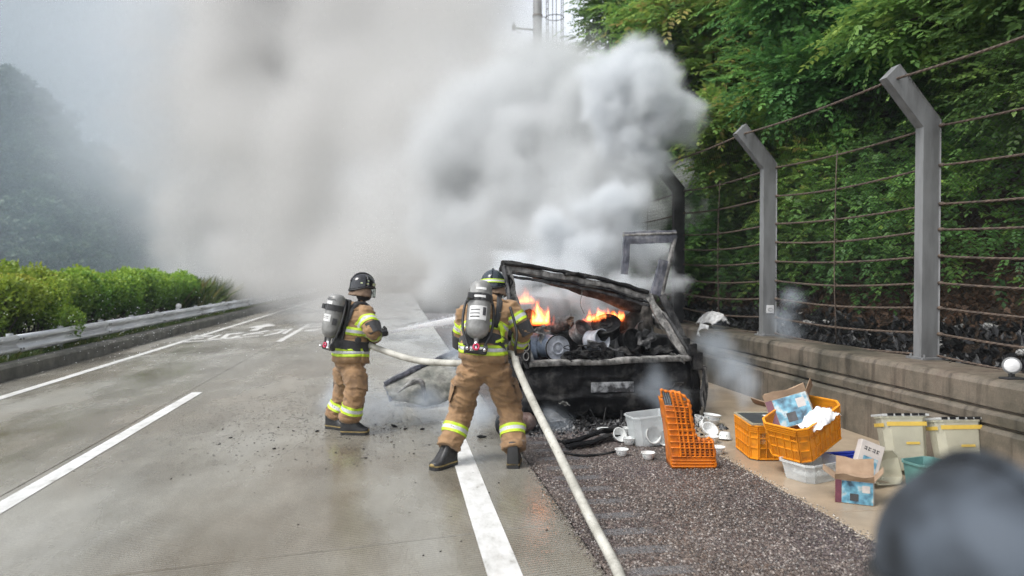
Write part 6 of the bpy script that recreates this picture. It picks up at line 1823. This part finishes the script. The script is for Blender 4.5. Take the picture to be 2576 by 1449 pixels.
# heap of small cinders under the rear of the car
n = 2600
gx_ = nrng.uniform(1.35,3.6,n); gy_ = 8.05+nrng.normal(0,.22,n); sg = .006+.022*nrng.random(n)**2; v = oc[None]*sg[:,None,None]*nrng.uniform(.4,1.6,(n,6,1))
v[...,0] += gx_[:,None]; v[...,1] += gy_[:,None]; v[...,2] += (.005+.05*nrng.random(n)*np.exp(-((gy_-8.1)/.2)**2))[:,None]
tag(np_mesh('cinders', v.reshape(-1,3), (of[None]+(np.arange(n)*6)[:,None,None]).reshape(-1,3), M['black_scrap'], None, np.repeat(nrng.random(n),6)), kind='stuff')
# ------------------------------------------------------------------ smoke (baked procedural volumes)
def smoke_material(name, color, density, aniso=0.0, absorb=(0,0,0)):
    m = bpy.data.materials.new(name); m.use_nodes = True
    n, l = m.node_tree.nodes, m.node_tree.links
    n.clear()
    o = n.new('ShaderNodeOutputMaterial')
    v = n.new('ShaderNodeVolumePrincipled')
    v.inputs['Color'].default_value = (*color, 1)
    v.inputs['Density'].default_value = density
    v.inputs['Anisotropy'].default_value = aniso
    l.new(v.outputs[0], o.inputs['Volume'])
    return m

def smoke_volume(name, blobs, lo, hi, voxel, mat, warp=0.5, wscale=0.5, ero=0.6, escale=1.2, edge=0.25, detail=5, soft_k=0.35, seed=0.0):
    """A volume whose density is a union of noise-eroded puffs: blobs = (centre, radius, weight)."""
    ng = bpy.data.node_groups.new(name + '_field', 'GeometryNodeTree')
    ng.interface.new_socket('Geometry', in_out='INPUT', socket_type='NodeSocketGeometry')
    ng.interface.new_socket('Geometry', in_out='OUTPUT', socket_type='NodeSocketGeometry')
    N, L = ng.nodes, ng.links
    out = N.new('NodeGroupOutput')
    def math_(op, a, b=None, c=None, clamp=False):
        m = N.new('ShaderNodeMath'); m.operation = op; m.use_clamp = clamp
        for i, x in enumerate((a, b, c)):
            if x is None: continue
            if hasattr(x, 'links'): L.new(x, m.inputs[i])
            else: m.inputs[i].default_value = x
        return m.outputs[0]
    def vmath(op, a, b=None):
        m = N.new('ShaderNodeVectorMath'); m.operation = op
        for i, x in enumerate((a, b)):
            if x is None: continue
            if op == 'SCALE' and i == 1:
                m.inputs['Scale'].default_value = x; continue
            if hasattr(x, 'links'): L.new(x, m.inputs[i])
            else: m.inputs[i].default_value = x
        return m.outputs['Value'] if op in ('DISTANCE', 'LENGTH') else m.outputs['Vector']
    pos = N.new('GeometryNodeInputPosition').outputs[0]
    ps = vmath('ADD', pos, (seed, seed * 1.7, seed * .3))
    def noise(p, scale, det, rough=0.55):
        t = N.new('ShaderNodeTexNoise'); t.inputs['Scale'].default_value = scale
        t.inputs['Detail'].default_value = det; t.inputs['Roughness'].default_value = rough
        L.new(p, t.inputs['Vector']); return t
    w = noise(ps, wscale, 2.0)
    wv = vmath('SCALE', vmath('SUBTRACT', w.outputs['Color'], (.5, .5, .5)), warp * 2)
    w2 = noise(ps, wscale*3.2, 2.0)
    wv2 = vmath('SCALE', vmath('SUBTRACT', w2.outputs['Color'], (.5, .5, .5)), warp * .8)
    pw = vmath('ADD', vmath('ADD', pos, wv), wv2)
    acc = None
    for (c, r, wt) in blobs:
        d = math_('MULTIPLY_ADD', vmath('DISTANCE', pw, tuple(c)), -1.0 / r, 1.0)    # 1 at the centre, 0 at the rim
        d = math_('MULTIPLY', d, wt) if wt != 1 else d
        acc = d if acc is None else math_('SMOOTH_MAX', acc, d, soft_k)
    e1 = noise(vmath('ADD', ps, wv2), escale, detail, 0.62).outputs[0]
    e2 = noise(vmath('ADD', ps, wv2), escale*3.6, 4.0, 0.65).outputs[0]
    e = math_('ADD', math_('MULTIPLY', e1, .68), math_('MULTIPLY', e2, .32))
    f = math_('ADD', acc, math_('MULTIPLY', math_('SUBTRACT', e, 0.52), ero * 2))
    mr = N.new('ShaderNodeMapRange'); mr.interpolation_type = 'SMOOTHSTEP'
    L.new(f, mr.inputs[0]); mr.inputs[1].default_value = 0.0; mr.inputs[2].default_value = edge
    dens = mr.outputs[0]
    vc = N.new('GeometryNodeVolumeCube')
    L.new(dens, vc.inputs['Density'])
    vc.inputs['Min'].default_value = lo; vc.inputs['Max'].default_value = hi
    for k, a in enumerate('XYZ'):
        vc.inputs['Resolution ' + a].default_value = max(8, int((hi[k] - lo[k]) / voxel))
    sm = N.new('GeometryNodeSetMaterial'); sm.inputs['Material'].default_value = mat
    L.new(vc.outputs[0], sm.inputs['Geometry'])
    L.new(sm.outputs[0], out.inputs[0])
    me = bpy.data.meshes.new(name); me.materials.append(mat)
    ob = bpy.data.objects.new(name, me); COL.objects.link(ob)
    md = ob.modifiers.new('smoke_field', 'NODES'); md.node_group = ng
    ob['kind'] = 'stuff'
    return ob

def B(x, y, Y, rpx, w=1.0):
    c = at(x, y, Y); return (c, rpx * (c - ORG).length / FPX, w)

rim = [B(1650,225,11.5,95), B(1570,270,12,120), B(1685,310,11.5,85), B(1580,370,11.8,100), B(1610,165,12,65,.9), B(1735,265,11.4,50,.8), B(1725,330,11.8,45,.7), B(1540,190,12.5,80),
       B(1560,540,11.2,105), B(1590,630,10.8,90), B(1560,720,9.6,80), B(1640,720,9.8,55,.8), B(1690,725,9.9,34,.8), B(1480,640,10.6,90), B(1440,720,9.8,80), B(1350,700,9.9,70), B(1290,700,10.2,60), B(1400,620,11,90),
       B(1470,790,9.2,55,.7), B(1390,780,9.3,60,.8), B(1480,750,9.0,60,.6), B(1330,770,9.1,45,.6), B(1170,775,10.5,60,.6)]
core = [B(1480,250,13.5,140), B(1400,200,14.5,140), B(1500,420,12.6,150), B(1450,520,12,140), B(1390,340,14,160), B(1350,590,12,130), B(1360,470,13,150), B(1290,420,14.5,170), B(1270,560,13.5,150), B(1430,620,11.4,120),
        B(1250,300,16,190), B(1200,450,15.5,190), B(1190,640,13.5,150), B(1640,520,16.2,85), B(1680,690,15.5,55), B(1775,565,16.2,80), B(1690,430,16,70), B(1330,180,17,150), B(1560,330,13.5,120), B(1130,560,15.5,170), B(1100,700,14,110)]
far = [B(1280,640,12.5,110), B(1360,560,14.5,170), B(1480,480,17,150), B(1450,330,18,150), B(1100,120,24,260), B(900,100,30,280), B(1250,230,20,210), B(1050,350,20,270), B(850,350,26,280), B(1000,550,18,240), B(1380,190,21,160),
       B(1300,400,17,200), B(1200,660,15,150), B(760,560,26,250), B(1150,600,16.5,200), B(920,690,20,170), B(760,690,27,160), B(1060,720,16,140), B(660,640,36,190), B(1150,20,28,220), B(950,-80,34,280), B(620,700,40,140), B(680,430,34,250), B(680,180,40,260), B(560,560,46,190), B(700,-40,42,280), B(570,300,50,260,.7), B(520,660,50,160,.7), B(560,60,55,280,.6), B(480,450,54,200,.5)]
veil = [B(430,480,50,230,.55), B(450,80,62,340,.8), B(470,280,60,280,.8), B(300,60,120,420), B(540,560,48,190,.7), B(620,150,56,390), B(560,60,60,330,.8), B(560,560,52,300), B(440,670,62,170,.8), B(640,250,60,420), B(430,150,130,520), B(120,-40,135,520), B(560,720,46,160), B(330,330,128,420), B(540,400,70,270), B(540,640,40,170), B(540,300,60,240)]
wisps = [B(880,1000,8.9,80), B(960,1020,8.6,70), B(1060,1030,8.6,70), B(1140,1050,7.8,60), B(1210,1040,7.7,60), B(1270,1000,7.9,50), 
         B(1660,960,7.95,55), B(1700,1000,7.9,45), B(1840,930,9.0,75), B(1800,860,9.5,60), B(1760,980,8.6,50), B(2000,760,9.4,45), B(1980,820,9.6,50), B(1400,1060,7.9,60), B(1880,980,8.2,50), B(1170,880,8.9,70)]
SMK1 = smoke_material('dense_smoke', (.825,.85,.87), 8.0)
SMK5 = smoke_material('plume_smoke', (.765,.78,.785), 4.0)
SMK2 = smoke_material('far_smoke', (.735,.73,.718), 1.0)
SMK3 = smoke_material('thin_smoke', (.72,.765,.80), .11)
SMK4 = smoke_material('blue_wisps', (.80,.88,.97), 2.2)
smoke_volume('smoke_plume', rim, (-.6,8.5,.45), (6.6,13.6,6.4), .055, SMK1, warp=.6, wscale=.9, ero=.85, escale=1.35, edge=.75, detail=9, soft_k=.35)
smoke_volume('smoke_core', core, (-4.5,9.6,.2), (8.0,21,9.6), .11, SMK5, warp=1.3, wscale=.45, ero=.8, escale=.75, edge=1.1, detail=8, soft_k=.35, seed=4.0)
smoke_volume('smoke_bank', far, (-34,10.5,-.2), (8,64,36), .36, SMK2, warp=3.0, wscale=.16, ero=.5, escale=.28, edge=1.2, detail=6, seed=7.0)
smoke_volume('smoke_veil', veil, (-150,24,-.3), (14,165,80), 1.8, SMK3, warp=6, wscale=.04, ero=.4, escale=.05, edge=1.0, detail=4, seed=3.0)
mist = [B(40,400,62,420), B(230,540,60,330), B(-80,250,64,300), B(330,640,58,200)]
smoke_volume('hill_mist', mist, (-80,38,-.3), (-8,84,40), 1.2, smoke_material('hill_mist', (.62,.74,.82), .018), warp=4, wscale=.06, ero=.35, escale=.09, edge=.8, detail=4, seed=5.0)
smoke_volume('smoke_wisps', wisps, (-1.2,7.0,.0), (6.2,10.2,2.0), .05, SMK4, warp=.25, wscale=1.6, ero=.85, escale=2.2, edge=.9, detail=5, seed=1.0)

# ------------------------------------------------------------------ damp hazy air
HAZE = True
if HAZE: hzb = MB().box((-40,85,34.3), (260,230,71.4)).build('haze', smoke_material('hazy_air', (.74,.85,.96), .0006))
if HAZE: tag(hzb, kind='stuff')
